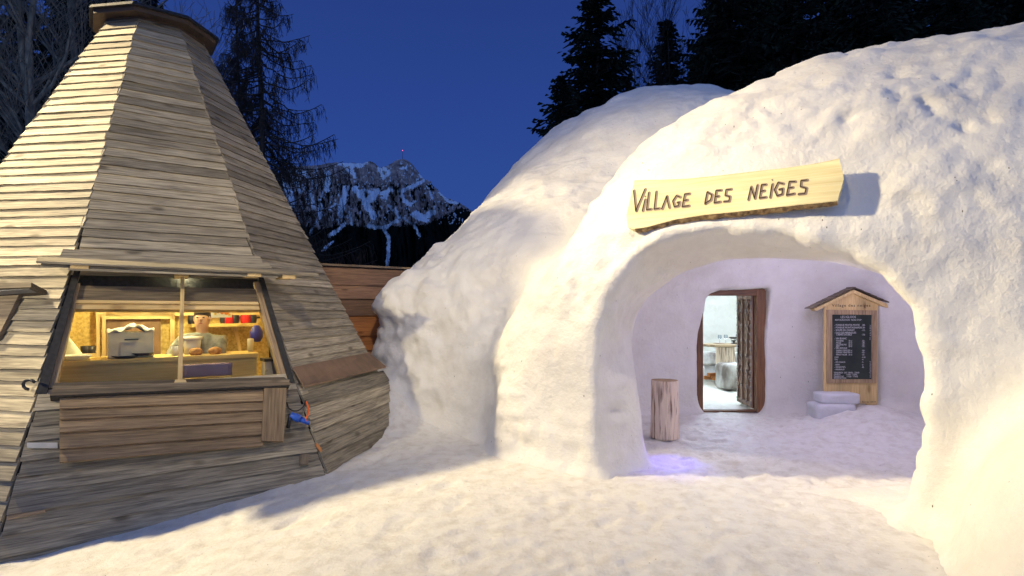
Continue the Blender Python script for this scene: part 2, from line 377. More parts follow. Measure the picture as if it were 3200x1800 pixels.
DOORWAY = [(2190, 1500), (2188, 1284), (2183, 1200), (2181, 1100), (2181, 1045), (2189, 1000), (2196, 965), (2199, 935), (2212, 915), (2240, 906), (2310, 905), (2360, 902), (2397, 900), (2397, 960), (2393, 1020), (2393, 1080), (2397, 1130), (2395, 1200), (2396, 1260), (2392, 1290), (2388, 1500)]
def sdf(X, Y, Z):
    u = (X-P0[0])*DU[0]+(Y-P0[1])*DU[1]; v = (X-P0[0])*DV[0]+(Y-P0[1])*DV[1]
    zz = np.maximum(Z-2.1, 0); front = .36*zz**1.55 + .05*np.maximum(Z-.8, 0) - v - .10*np.sin(u*1.3+.5)*np.clip(Z, 0, 1)
    zl = np.maximum(Z-.95, 0); left = -1.46+.44*zl**1.4 - u + .05*np.sin(Z*3.2+.8)*np.clip(Z, 0, 1) + .12*v*0
    top = (Z-4.42-.0*u)*.9
    port = smax(smax(front, left, .7), top, 1.0)
    port = np.maximum(port, u-7); port = np.maximum(port, v-7)
    hump = ell(X, Y, Z, (3.3, 11.6, 0), (5.25, 3.9, 6.05), 1.82)
    hump = smin(hump, ell(X, Y, Z, (.9, 9.9, 0), (2.9, 2.3, 3.65)), .6); hump = smin(hump, ell(X, Y, Z, (.85, 9.2, 0), (2.5, 2.3, 3.45)), .5)
    sh = ell(X, Y, Z, (-.1, 9.7, .2), (1.95, 1.75, 2.05), 3.6)
    sh2 = ell(X, Y, Z, (-1.38, 8.6, 1.70), (.68, .55, .36)); sh3 = ell(X, Y, Z, (-1.50, 8.5, .62), (.66, .5, .66))
    rear = smin(smin(hump, ell(X, Y, Z, (4.6, 12.3, 0), (3.7, 3.6, 4.2)), .3), sh, .7); rear = smin(smin(rear, sh2, .22), sh3, .22)
    out = smin(port, rear, 1.1)
    mound = ell(X, Y, Z, (3.9, 3.0, 0), (1.3, 1.25, 1.35), 1.8)
    out = smin(out, mound, .4)
    # hall and portal opening
    hall = ell(X, Y, Z, (3.5, 6.92, .2), (2.2, 1.90, 2.45), 3.4)
    vi = np.clip(v/.68, 0, 1)
    A = seg_sdf(u, Z, [facade_pt(*p, 0) for p in FRONT_RIM]); B = seg_sdf(u, Z, [facade_pt(*p, .68) for p in INNER_RIM])
    w = vi*vi*(3-2*vi); tun = A*(1-w)+B*w; tun = np.maximum(tun, np.maximum(-v-1.6, v-1.6))
    cav = smin(hall, tun, .06)
    # arched passage to the dining room, and the dining room
    door = np.maximum(seg_sdf(X, Z, [((px-1600)/FP*8.8, EYE-(py-HZ)/FP*8.8) for px, py in DOORWAY]), np.abs(Y-9.3)-.75)
    niche = np.maximum(ell(X, Z, Y*0, (3.62, .85, 0), (.68, 1.12, 1), 6.), np.abs(Y-8.45)-.42)
    room = ell(X, Y, Z, (4.5, 12.1, 0), (2.6, 2.6, 2.7), 2.6)
    cav = smin(cav, door, .05); cav = np.minimum(cav, room)
    s = smax(out, -cav, .10)
    return s
def surface_nets(lo, hi, h):
    ax = [np.arange(lo[i], hi[i]+h, h, dtype=np.float32) for i in range(3)]
    G = np.empty([len(a) for a in ax], dtype=np.float32)
    for j in range(0, len(ax[0]), 24):
        X, Y, Z = np.meshgrid(ax[0][j:j+24], ax[1], ax[2], indexing='ij')
        s = sdf(X, Y, Z); g = ground(X[:, :, :1], Y[:, :, :1])
        G[j:j+24] = smin(s, (Z-(g-.10))*.9, .30)
    S = G < 0; nx, ny, nz = G.shape
    c = [S[a:nx-1+a, b:ny-1+b, d:nz-1+d] for a in (0, 1) for b in (0, 1) for d in (0, 1)]
    tot = sum(q.astype(np.int8) for q in c); act = (tot > 0) & (tot < 8)
    idx = np.argwhere(act); imap = np.full(act.shape, -1, np.int32); imap[act] = np.arange(len(idx))
    off = np.array([(a, b, d) for a in (0, 1) for b in (0, 1) for d in (0, 1)])
    val = np.stack([G[idx[:, 0]+o[0], idx[:, 1]+o[1], idx[:, 2]+o[2]] for o in off], 1)
    acc = np.zeros((len(idx), 3)); cnt = np.zeros(len(idx))
    for a in range(8):
        for b in range(a+1, 8):
            if np.abs(off[a]-off[b]).sum() != 1: continue
            va, vb = val[:, a], val[:, b]; m = (va < 0) != (vb < 0); t = np.where(m, va/(va-vb+1e-20), 0)
            acc += m[:, None]*(off[a]+(off[b]-off[a])*t[:, None]); cnt += m
    V = (idx+acc/cnt[:, None])*h+np.array(lo)
    F = []
    for axn in range(3):
        o = [0, 0, 0]; o[axn] = 1
        s0 = S[:nx-o[0], :ny-o[1], :nz-o[2]]; s1 = S[o[0]:, o[1]:, o[2]:]
        e = np.argwhere(s0 != s1); b1, b2 = [(1, 2), (2, 0), (0, 1)][axn]
        ok = (e[:, b1] > 0) & (e[:, b2] > 0)
        for q in range(3): ok &= e[:, q] < act.shape[q]
        e = e[ok]; ins = s0[e[:, 0], e[:, 1], e[:, 2]]
        d1 = np.zeros(3, int); d1[b1] = 1; d2 = np.zeros(3, int); d2[b2] = 1
        q = [imap[tuple((e-x).T)] for x in (d1+d2, d2, d1*0, d1)]
        f = np.stack(q, 1); f = np.where(ins[:, None], f, f[:, ::-1]); F.append(f[(f >= 0).all(1)])
    return V, np.concatenate(F)
def build_igloo():
    V, F = surface_nets((-2.9, 1.9, -.3), (7.2, 15.6, 6.5), .042)
    g = ground(V[:, 0], V[:, 1]); low = (V[:, 2] < g-.07)
    F = F[~low[F].all(1)]
    use = np.zeros(len(V), bool); use[F.ravel()] = True; mp = np.cumsum(use)-1; V = V[use]; F = mp[F]
    # normals
    T = np.concatenate([F[:, :3], F[:, [0, 2, 3]]]); n = np.cross(V[T[:, 1]]-V[T[:, 0]], V[T[:, 2]]-V[T[:, 0]])
    N = np.zeros_like(V)
    for i in range(3):
        for k in range(3): N[:, k] += np.bincount(T[:, i], n[:, k], len(V))
    N /= np.linalg.norm(N, axis=1)[:, None]+1e-9
    u = (V[:, 0]-P0[0])*DU[0]+(V[:, 1]-P0[1])*DU[1]; v = (V[:, 0]-P0[0])*DV[0]+(V[:, 1]-P0[1])*DV[1]
    inside = (v > .1) & (ell(V[:, 0], V[:, 1], V[:, 2], (3.6, 6.9, .2), (2.5, 2.4, 2.8), 3.) < 0)
    rough = np.where(inside, .25, 1.)
    d = .075*fbm(V, .8, 3, 3)*rough
    patch = np.clip(.45+fbm(V, 1.3, 3, 40)*1.6, 0, 1.3)
    d += .048*fbm(V, .28, 3, 21)*rough*patch + .020*fbm(V, .10, 2, 27)*rough*patch
    # melted ledges and scrape marks: noise squeezed upright or along the slope
    led = vnoise(V*np.array([1, 1, 3.2]), .55, 91); d += .065*rough*np.clip(np.abs(led)-.1, 0, .6)*np.clip(.6+fbm(V, 1.8, 2, 95)*1.5, 0, 1)
    sc_ = V[:, 0]*.8+V[:, 2]*.6; d += .010*rough*vnoise(np.stack([(V[:, 0]*.6-V[:, 2]*.8)*6, sc_*1.2, V[:, 1]*2], 1), .5, 97)*(V[:, 2] > 1.6)
    # trampled pits high on the dome and lumpy crust on the flanks
    pit = np.clip((V[:, 2]-2.7)/.7, 0, 1)*np.clip(.35+.5*(u-.6), .25, 1)*np.clip(.5+1.6*fbm(V, 1.5, 2, 77), 0, 1)*(V[:, 1] < 8.5)
    d -= .10*pit*np.clip(vnoise(V, .13, 31)+.5*vnoise(V, .07, 33)-.12, 0, 1)
    d -= .05*(1-inside)*np.clip(vnoise(V*np.array([1, 1, 1.8]), .34, 55)-.35, 0, 1)*(V[:, 2] > .5)
    lf = sm(-.7, -1.2, V[:, 0])*sm(9.6, 9.0, V[:, 1]); d += lf*(.09*fbm(V*np.array([1, 1, 1.5]), .38, 3, 61)+.03*fbm(V, .12, 2, 63))
    sgn = sm(-.15, .1, u)*sm(2.5, 2.1, u)*sm(2.2, 2.42, V[:, 2])*sm(3.15, 2.9, V[:, 2])*(v < .7)*(~inside); d = d*(1-sgn)+sgn*(np.minimum(d*.2, 0)-.015)
    d *= np.where((u > 1.9) & (u < 3.1) & (V[:, 2] < 2.3), .4, 1.)
    d *= np.clip((V[:, 2]-ground(V[:, 0], V[:, 1])+.1)/.3, .2, 1)
    V = V+N*d[:, None]
    o = np_mesh('snow_igloo', V, F, M['snow'])
    tag(o, 'large domed snow building with an arched entrance carved through it', 'igloo')
    print('igloo verts', len(V))
build_igloo()
# ------------------------------------------------------------------ timber hut (octagonal, board clad)
HC = Vector((-4.57, 7.30, 0)); TH0 = math.radians(-53.5); T22 = math.tan(math.pi/8)
def ap(z): return 2.836*(1.017-.1667*z)
def fr(k):
    a = TH0+k*math.pi/4; return Vector((math.cos(a), math.sin(a), 0)), Vector((-math.sin(a), math.cos(a), 0))
def FP3(k, a, z, off=0):
    o, e = fr(k); return HC+o*(ap(z)+off)+e*a+Vector((0, 0, z))
def facet_az(k, px, py, off=0):
    o, e = fr(k); n = Vector((o.x, o.y, .473)); p = HC+o*(ap(0)+off); q = ray_plane(px, py, p, n)
    return (q-HC).dot(e), q.z
O0, E0 = fr(0)
hut = empty('timber_hut', (HC.x, HC.y, -.4), 'tall eight-sided hut clad in weathered grey boards, with a lit serving window', 'hut')
DZ = .098
OPEN = [facet_az(0, *p) for p in ((238, 862), (806, 872), (905, 1192), (122, 1224))]   # TL TR BR BL
def open_span(z, force=False):
    (l1, zt), (r1, _), (r0, zb), (l0, _) = OPEN
    zt = (OPEN[0][1]+OPEN[1][1])/2; zb = (OPEN[2][1]+OPEN[3][1])/2
    if not force and (z < zb-.02 or z > zt+.02): return None
    t = (z-zb)/(zt-zb); return l0+(l1-l0)*t, r0+(r1-r0)*t
def board(mb, k, a00, a01, a10, a11, z0, z1, off=0, r=None, segs=6, warp=.006):
    """lapped board on facet k: lower edge a00..a01, upper edge a10..a11; a wavy lower lip stands proud"""
    r = random.random() if r is None else r; prev = None
    lift = random.uniform(-.004, .007); sag = random.uniform(-.008, .008)
    for i in range(segs+1):
        t = i/segs; al = a00+(a01-a00)*t; ah = a10+(a11-a10)*t
        w = random.uniform(-warp, warp)*.5+sag*(t-.5); of = off(t) if callable(off) else off; ol = of+.030+lift*math.sin(t*3+r*9)+random.uniform(-.0015, .0015)
        cur = (FP3(k, al, z0+w, ol-.026), FP3(k, al, z0+w, ol), FP3(k, ah, z1+w*.3, of+.006), FP3(k, ah, z1+w*.3, of-.016))
        b = len(mb.v); mb.v += cur
        if prev is not None:
            ul, uh = p_t*(a01-a00)+r*37, t*(a01-a00)+r*37; s = r*63; H = z1-z0
            for (x, y, v0, v1) in ((0, 1, -.02, 0), (1, 2, 0, H), (2, 3, H, H+.02), (3, 0, H+.02, H*2)):
                mb.face([prev+x, b+x, b+y, prev+y], [(ul, s+v0), (uh, s+v0), (uh, s+v1), (ul, s+v1)], r)
        else: mb.face([b, b+3, b+2, b+1][::-1], [(0, s_) for s_ in (0, .1, .2, .3)], r)
        if i == segs: mb.face([b, b+3, b+2, b+1], [(0, s_) for s_ in (0, .1, .2, .3)], r)
        prev = b; p_t = t
for k in range(-2, 6):
    mb = MB(); z = -.62; i = 0
    while z < 5.06:
        dz = DZ*random.uniform(.88, 1.12)*(1.27 if z < .9 else 1); z1 = min(z+dz+.022, 5.10)
        ov = .012 if z > 2.3 else -.008
        h0 = ap(z)*T22+ov; h1 = ap(z1)*T22+ov; off = 0
        j0, j1 = random.uniform(-.012, .012), random.uniform(-.012, .012)
        if k == 1 and z1 < .78: off = (lambda t: .01+.09*min(1, t*1.6))
        sp = open_span((z+z1)/2) if k == 0 else None
        if sp is None: board(mb, k, -h0+j0, h0+j1, -h1+j0, h1+j1, z, z1, off, segs=10)
        else:
            s0 = open_span(z, True); s1 = open_span(z1, True)
            if h0+s0[0] > .05: board(mb, k, -h0+j0, s0[0], -h1+j0, s1[0], z, z1, 0, segs=3)
            if h0-s0[1] > .05: board(mb, k, s0[1], h0+j1, s1[1], h1+j1, z, z1, 0, segs=3)
        z += dz
    tag(mb.build('board_wall', M['plank'] , hut), None)
# dark lining behind the boards
mb = MB()
for k in range(-2, 6):
    ZO0 = (OPEN[2][1]+OPEN[3][1])/2; ZO1 = (OPEN[0][1]+OPEN[1][1])/2; print('opening', OPEN)
    for (za, zb) in ((-.62, ZO0), (ZO0, ZO1), (ZO1, 5.05)):
        if k == 0 and za == ZO0:
            for s_ in (-1, 1):
                sp0, sp1 = open_span(za, True), open_span(zb, True)
                x0, x1 = (sp0[0], sp1[0]) if s_ < 0 else (sp0[1], sp1[1])
                mb.quad([FP3(k, s_*ap(za)*T22, za, -.02), FP3(k, x0, za, -.02), FP3(k, x1, zb, -.02), FP3(k, s_*ap(zb)*T22, zb, -.02)])
            continue
        mb.quad([FP3(k, -ap(za)*T22, za, -.02), FP3(k, ap(za)*T22, za, -.02), FP3(k, ap(zb)*T22, zb, -.02), FP3(k, -ap(zb)*T22, zb, -.02)])
mb.build('wall_lining', M['darkinner'], hut)
# roof cap
M['captimber'] = wood('cap_timber', (.035, .022, .014), (.10, .065, .04), .3)
def octa(mb, r, z0, z1, rot=0, r2=None):
    r2 = r if r2 is None else r2; b = len(mb.v)
    for (rr, z) in ((r, z0), (r2, z1)):
        for k in range(8):
            a = TH0+(k-.5)*math.pi/4+rot; mb.v.append(HC+Vector((rr*math.cos(a), rr*math.sin(a), z)))
    mb.face([b+k for k in range(8)][::-1], [(math.cos(k), math.sin(k)) for k in range(8)], .3)
    mb.face([b+8+k for k in range(8)], [(math.cos(k), math.sin(k)) for k in range(8)], .3)
    for k in range(8):
        k2 = (k+1) % 8; mb.face([b+k, b+k2, b+8+k2, b+8+k], [(k*.5, 0), (k*.5+.5, 0), (k*.5+.5, .1), (k*.5, .1)], random.random())
cap = MB(); octa(cap, .70, 5.075, 5.125); cp = cap.build('roof_cap', M['captimber'], hut)
cap = MB(); octa(cap, .745, 5.128, 5.165, 0, .73); cap.build('roofing_sheet', M['blackfelt'], cp)
cap = MB(); octa(cap, .565, 4.99, 5.072); cap.build('cap_ring', M['captimber'], cp)
# ---- window: pixel quads laid on the window facet
def F0(px, py, off=0, k=0):
    a, z = facet_az(k, px, py, off); o, e = fr(k); return HC+o*(ap(z)+off)+e*a+Vector((0, 0, z))
def slab(mb, px4, o0, o1, k=0, r=None):
    """px4: four outline points (first two along the grain), thickness from offset o0 to o1 above the facet"""
    fr_ = [F0(*p, o1, k) for p in px4]; o, e = fr(k); n = Vector((o.x, o.y, .473)).normalized()
    bk = [p-n*(o1-o0) for p in fr_]
    mb.hexa([bk[0], bk[1], bk[2], bk[3], fr_[0], fr_[1], fr_[2], fr_[3]], r); return mb
def slab2(mb, px4, r, o=((.045, .085), (.075, .125))):
    n = Vector((O0.x, O0.y, .473)).normalized(); f = [F0(*px4[i], o[1 if i < 2 else 0][1]) for i in range(4)]; b = [f[i]-n*(.04) for i in range(4)]
    mb.hexa([b[0], b[1], b[2], b[3], f[0], f[1], f[2], f[3]], r)
win = MB(); slab(win, [(221, 885), (150, 1212), (176, 1212), (250, 885)], -.10, .005)
wf = win.build('window_frame', M['plank_new'], hut)
win = MB(); slab(win, [(793, 880), (881, 1190), (908, 1190), (818, 880)], -.10, .005); win.build('jamb', M['plank_new'], wf)
bl = MB(); slab(bl, [(232, 845), (112, 1228), (146, 1228), (252, 845)], -.05, .03); bl.build('rubber_seal', M['blackfelt'], wf); bl = MB(); slab(bl, [(806, 860), (904, 1196), (922, 1196), (822, 860)], -.05, .03)
bl.build('rubber_seal', M['blackfelt'], wf)
bl = MB(); slab(bl, [(236, 852), (812, 862), (812, 905), (236, 895)], -.09, -.05); bl.build('blind_box', M['blackfelt'], wf)
h = MB(); slab(h, [(236, 892), (800, 903), (806, 942), (232, 936)], -.07, -.02); h.build('top_board', M['plank_old'], wf)
h = MB(); slab(h, [(226, 937), (806, 943), (809, 951), (224, 946)], -.06, .0); slab(h, [(226, 947), (808, 952), (812, 968), (222, 965)], -.10, -.03); h.build('header', M['pine'], wf)
gl = MB(); gl.quad([F0(178, 1200, -.045), F0(884, 1184, -.045), F0(806, 900, -.045), F0(236, 892, -.045)]); gl.build('window_pane', M['glass'], wf)
h = MB(); slab(h, [(566, 860), (556, 1192), (570, 1192), (577, 860)], .0, .04); slab(h, [(548, 1186), (580, 1186), (584, 1196), (544, 1196)], .0, .06); h.build('mullion', M['pine'], wf)
h = MB(); slab(h, [(545, 855), (590, 856), (590, 862), (545, 861)], .0, .07); h.build('mullion_head', M['pine'], wf)
h = MB(); slab(h, [(172, 1196), (888, 1178), (906, 1195), (160, 1213)], -.10, .02); h.build('bottom_rail', M['plank_old'], wf)
# sill shelf: two lapped boards sticking out
h = MB()
for (q, a, b) in (([(165, 1206), (905, 1186), (903, 1200), (162, 1226)], .0, .10), ([(158, 1218), (908, 1195), (908, 1203), (156, 1236)], .06, .16)):
    slab(h, q, a, b)
h.build('sill_shelf', M['plank_old'], hut)
h = MB(); slab(h, [(156, 1232), (905, 1202), (905, 1208), (156, 1240)], .02, .15); h.build('sill_edge', M['blackfelt'], hut)
# awning over the window: thin planks on top of each other
h = MB()
slab(h, [(197, 778), (812, 800), (826, 832), (182, 812)], .02, .07); slab(h, [(176, 802), (838, 822), (850, 838), (168, 818)], .05, .11)
slab(h, [(240, 810), (820, 828), (824, 846), (238, 830)], .02, .05)
h.build('upper_boards', M['plank'], hut)
aw = MB()
P = [F0(122, 822, .16), F0(962, 862, .16)]; o0 = O0
for (x0, y0, x1, y1, out0, out1, dz) in ((135, 822, 955, 858, .02, .30, 0), (122, 820, 967, 860, .16, .33, .022), (215, 826, 845, 852, .05, .31, -.022)):
    A = F0(x0, y0, .0); B = F0(x1, y1, .0)
    c = [A+o0*out0, B+o0*out0, B+o0*out1, A+o0*out1]; c = [p+Vector((0, 0, dz)) for p in c]; q = [p+Vector((0, 0, .02)) for p in c]
    c[2].z -= .05; c[3].z -= .05; q[2].z -= .05; q[3].z -= .05
    aw.hexa(c+q)
aw.build('awning', M['plank'], hut)
h = MB()
for (x, y) in ((250, 838), (880, 868), (775, 862)):
    A = F0(x, y, .0); h = MB(); h.box(A+O0*.15, (.13, .30, .045), Matrix.Rotation(TH0+math.pi/2, 3, 'Z')); h.build('awning_bracket', M['pine'], hut)
# lower front panel of browner boards and its upright
h = MB(); ys = [1226, 1272, 1306, 1347, 1398, 1440]
for i in range(5):
    t0, t1 = (ys[i]-1226)/214, (ys[i+1]+5-1226)/214
    yl = lambda y, f: y+4 if f else y-(8+36*(y-1226)/214)
    h_ = [(186, yl(ys[i+1], 1)), (822, yl(ys[i+1], 0)-4), (822, yl(ys[i], 0)-8), (186, yl(ys[i], 1)-2)]
    slab2(h, h_, random.random())
h.build('front_panel', M['plank_new'], hut)
h = MB(); slab(h, [(817, 1377), (826, 1212), (896, 1212), (886, 1379)], .10, .14); h.build('upright_board', M['plank_new'], hut)
h = MB(); slab(h, [(938, 1452), (940, 1420), (966, 1418), (963, 1450)], .03, .07); h.build('corner_block', M['plank_old'], hut)
h = MB(); slab(h, [(84, 1383), (180, 1383), (180, 1400), (84, 1400)], .035, .05); h.build('metal_patch', M['steel'], hut)
# brown sheet on the right side above a boxed-out base
h = MB(); o1, e1 = fr(1)
zt, zb = .97, .775; c0 = [FP3(1, -ap(zb)*T22+.02, zb, .07), FP3(1, ap(zb)*T22+.0, zb, .17), FP3(1, ap(zt)*T22, zt, .03), FP3(1, -ap(zt)*T22, zt, .03)]
h.hexa(c0+[p+Vector((0, 0, .018)) for p in c0]); h.build('skirt_panel', noisy('rusty_sheet', (.17, .105, .06), (.25, .155, .09), 5, .6, .1), hut)
# shuttered bay on the left side
h = MB(); slab(h, [(-80, 888), (97, 882), (97, 897), (-80, 905)], .04, .20, -1); h.build('side_awning', M['plank_old'], hut)
h = MB(); slab(h, [(-40, 905), (92, 899), (92, 903), (-40, 912)], .10, .17, -1); h.build('side_awning_trim', mat('grey_flashing', (.30, .31, .31), .5, .6), hut)
h = MB(); slab(h, [(-60, 1060), (-10, 1060), (62, 915), (-60, 915)], .03, .07, -1); h.build('side_shutter', M['plank_old'], hut)
h = MB(); c = F0(108, 1200, .05, -1)
h.tube([c+Vector((.05*math.cos(a)-.01, -.04, .04*math.sin(a))) for a in np.linspace(.5, 4.6, 9)], .012, 8); h.build('hook', M['black'], hut, True)
# splintered sliver of fresh wood at the foot of the front
h = MB(); slab(h, [(20, 1614), (140, 1592), (142, 1600), (22, 1624)], .045, .06); h.build('split_wood', M['plank_new'], hut); h = MB(); slab(h, [(985, 1388), (1000, 1412), (1008, 1408), (992, 1384)], .04, .055)
h.build('split_wood', M['orange'], hut)
# ---- room behind the window
def KP(px, py, w): return ray_plane(px, py, HC+O0*w, O0)
RZ = Matrix(((E0.x, -O0.x, 0), (E0.y, -O0.y, 0), (0, 0, 1)))      # local x along the window, y inwards
def RP(a, w, z): return HC+E0*a+O0*w+Vector((0, 0, z))
h = MB(); h.quad([RP(-1.35, .1, -.2), RP(1.35, .1, -.2), RP(1.35, .1, 2.1), RP(-1.35, .1, 2.1)])
for s_ in (-1, 1):
    h.quad([RP(s_*1.05, 2.2, -.2), RP(s_*1.45, .1, -.2), RP(s_*1.3, .1, 2.1), RP(s_*.80, 1.85, 2.1)])
h.build('chipboard_lining', M['osb'], hut)
h = MB(); h.quad([RP(-1.4, 0, 2.1), RP(1.4, 0, 2.1), RP(.8, 1.95, 2.1), RP(-.8, 1.95, 2.1)]); h.build('ceiling', M['pine'], hut)
h = MB(); h.quad([RP(-1.4, 0, -.15), RP(1.4, 0, -.15), RP(1.1, 2.5, -.15), RP(-1.1, 2.5, -.15)]); h.build('floor_boards', M['plank_new'], hut)
def kbox(mb, px0, py0, px1, py1, w, depth, r=None):
    a, b = KP(px0, py0, w), KP(px1, py1, w); cen = (a+b)/2-O0*depth/2
    mb.box(cen, (abs((b-a).dot(E0)), depth, abs(a.z-b.z)), RZ, r); return mb
h = MB()
for q in ((300, 985, 312, 1120), (318, 985, 330, 1135), (532, 985, 546, 1120), (300, 966, 812, 985), (330, 975, 545, 996)): kbox(h, *q, .22, .05)
h.hexa([KP(728, 1015, .18), KP(748, 1110, .18), KP(758, 1110, .18), KP(740, 1015, .18)]+[KP(728, 1015, .28), KP(748, 1110, .28), KP(758, 1110, .28), KP(740, 1015, .28)])
h.build('stud', M['pine'], hut)
h = MB(); kbox(h, 330, 996, 502, 1130, .16, .03); h.build('inner_door', noisy('brown_hardboard', (.16, .09, .045), (.24, .14, .07), 8, .7, .1), hut)
h = MB(); h.hexa([RP(-1.0, 1.80, 1.06), RP(.84, 1.80, 1.06), RP(.90, 1.30, 1.06), RP(-1.05, 1.30, 1.06)]+[RP(-1.0, 1.80, 1.10), RP(.84, 1.80, 1.10), RP(.90, 1.30, 1.10), RP(-1.05, 1.30, 1.10)])
h.hexa([RP(-1.0, 1.78, .3), RP(.82, 1.78, .3), RP(.82, 1.74, .3), RP(-1.0, 1.74, .3)]+[RP(-1.0, 1.78, 1.058), RP(.82, 1.78, 1.058), RP(.82, 1.74, 1.058), RP(-1.0, 1.74, 1.058)])
ct = h.build('serving_counter', M['pine_pale'])
tag(ct, 'pale yellow wooden serving counter running behind the hut window', 'counter')
CT = 1.10; CB = RP(0, 0, 0)
def onc(a, w): return RP(a, w, CT+.001)
def apx(px, w): p = KP(px, 1100, w); return (p-HC).dot(E0)
# food warmer
w = 1.66
t = empty('food_warmer', onc(apx(408, w), w), 'square stainless steel food warmer with a folded cloth on its top', 'food warmer')
aL, aR = apx(337, w), apx(481, w); cc = onc((aL+aR)/2, w-.13); ww = aR-aL
h = MB(); h.box(cc+Vector((0, 0, .13)), (ww, .26, .26), RZ); h.build('casing', M['steel'], t, bevel=.006)
h = MB(); h.box(cc+O0*.135+Vector((0, 0, .09)), (ww*.45, .008, .15), RZ @ Matrix.Translation((0, 0, 0)).to_3x3()); d_ = h.build('door', M['steel'], t); 
h = MB(); h.box(cc+O0*.15+Vector((0, 0, .185)), (ww*.3, .015, .012), RZ); h.build('handle', M['black'], t)
h = MB()
g = []; nx, ny = 22, 12
V = []; 
for i in range(nx):
    for j in range(ny):
        x = (i/(nx-1)-.5)*ww*1.02; y = (j/(ny-1)-.5)*.27
        zz = .262+.055*math.exp(-((x-.03)/.09)**2)+.018*math.sin(x*60+y*20)*math.cos(y*45)+.012+.012*math.sin(y*70)
        V.append(cc+E0*x-O0*y+Vector((0, 0, zz)))
Fq = [[i*ny+j, (i+1)*ny+j, (i+1)*ny+j+1, i*ny+j+1] for i in range(nx-1) for j in range(ny-1)]
o = np_mesh('dish_cloth', np.array([tuple(v) for v in V]), np.array(Fq), M['cloth']); m_ = o.modifiers.new('s', 'SOLIDIFY'); m_.thickness = .012
tag(o, 'crumpled white dish cloth lying on the steel food warmer', 'cloth')
def lathe_thing(name, prof, pos, matl, label, cat, group=None, n=24):
    h = MB(); h.lathe(prof, pos, n); o = h.build(name, matl, None, True); return tag(o, label, cat, group)
for i, (px, w_, rr, lab) in enumerate(((392, 1.68, .12, 'wide dark plate lying in front of the steel food warmer'), (448, 1.68, .10, 'smaller dark plate overlapping the wide one on the counter'))):
    lathe_thing('plate', [(0, .012+i*.02), (rr*.7, .012+i*.02), (rr, .03+i*.02), (rr, .026+i*.02), (rr*.7, .0+i*.02), (0, .0+i*.02)], onc(apx(px, w_), w_), mat('dark_glaze%d' % i, (.03, .022, .018), .25), lab, 'plate', 'plates on the counter')
lathe_thing('plate', [(0, .03), (.11, .035), (.14, .05), (.14, .04), (.10, 0), (0, 0)], onc(apx(232, 1.65), 1.65), M['white'], 'white plate at the left end of the counter', 'plate', 'plates on the counter')
lathe_thing('paper_cup', [(0, 0), (.028, 0), (.038, .10), (.036, .10), (.027, .005)], onc(apx(547, 1.65), 1.65), M['white'], 'small white paper cup on the counter left of the wooden mullion', 'cup')
t = empty('bucket', onc(apx(600, 1.5), 1.5), 'round white lidded tub on the counter beside the man in grey', 'tub')
h = MB(); h.lathe([(0, 0), (.075, 0), (.09, .17), (0, .17)], t.location); h.build('tub', M['white'], t, True)
h = MB(); h.lathe([(0, .20), (.10, .19), (.105, .175), (.105, .16), (.09, .16)], t.location); h.build('lid', M['white'], t, True)
# wrapped box on the ledge behind the glass
h = MB(); a0, a1 = apx(566, 2.06), apx(722, 2.06)
V = []; nx, nz = 26, 8
c = RP((a0+a1)/2, 2.07, .975)
bm = bmesh.new(); bmesh.ops.create_cube(bm, size=1); bmesh.ops.subdivide_edges(bm, edges=bm.edges[:], cuts=7, use_grid_fill=True)
for v in bm.verts:
    x, y, z = v.co; v.co = Vector((x*(a1-a0), y*.10, z*.125)); p = np.array([list(v.co)]); d = fbm(p*np.array([1, 1, 2]), .07, 2, 4)[0]*.010
    v.co += v.co.normalized()*d; v.co = c+RZ @ v.co
me = bpy.data.meshes.new('wrapped_box'); bm.to_mesh(me); me.materials.append(mat('purple_wrap', (.28, .20, .26), .15)); me.polygons.foreach_set('use_smooth', [True]*len(me.polygons))
o = bpy.data.objects.new('wrapped_box', me); COL.objects.link(o); tag(o, 'box wrapped in shiny mauve plastic behind the bottom of the right pane', 'package')
h = MB(); h.box(RP((a0+a1)/2+.02, 2.075, .45), (.42, .16, .88), RZ); tag(h.build('crate_stand', M['pine_pale']), 'plain wooden stand carrying the mauve wrapped box', 'stand')
for i, px in enumerate((612, 672)):
    h = MB(); p = onc(apx(px, 1.68), 1.68); prof = [(0, 0), (.05, .002), (.068, .03), (.055, .065), (.02, .08), (0, .082)]
    h.lathe([(r_*1.0, z_) for r_, z_ in prof], p, 14); tag(h.build('bread_loaf', M['bread'], None, True), ('round brown bread loaf on the counter by the mullion', 'pale round bread loaf on the counter right of the other loaf')[i], 'bread', 'bread loaves on the counter')
# shelf with pots
h = MB(); kbox(h, 600, 1013, 806, 1019, .55, .4); sh_ = h.build('wall_shelf', M['pine_pale'], hut)
zs = KP(650, 1013, .55).z
pl = (('black', 600, 'pair of small black pots at the left end of the shelf'), ('red', 622, 'red enamel pot behind the head of the man in grey'), ('black', 700, 'black pot between two red pots'),
      ('red', 712, 'red enamel pot under the white poster'), ('black', 735, 'dark pot standing just right of the poster'), ('red', 768, 'red enamel pot at the right end of the shelf'), ('black', 790, 'black pot half hidden by the window frame'))
for c_, px, lab in pl:
    p = RP(apx(px, .42), .42, zs+.002); t = empty('cooking_pot', p, lab, 'pot', 'pots on the shelf'); R_ = .066 if c_ == 'red' else .05
    h = MB(); h.lathe([(0, 0), (R_*.85, 0), (R_, .03), (R_, .085), (R_*.9, .105), (R_*.93, .11), (0, .105)], p, 18); h.build('pot_body', M[c_], t, True)
    h = MB(); h.tube([p+E0*(R_*.9)+Vector((0, 0, .07)), p+E0*(R_+.04)+Vector((0, 0, .075))], .010, 8); h.build('handle', M['black'], t, True)
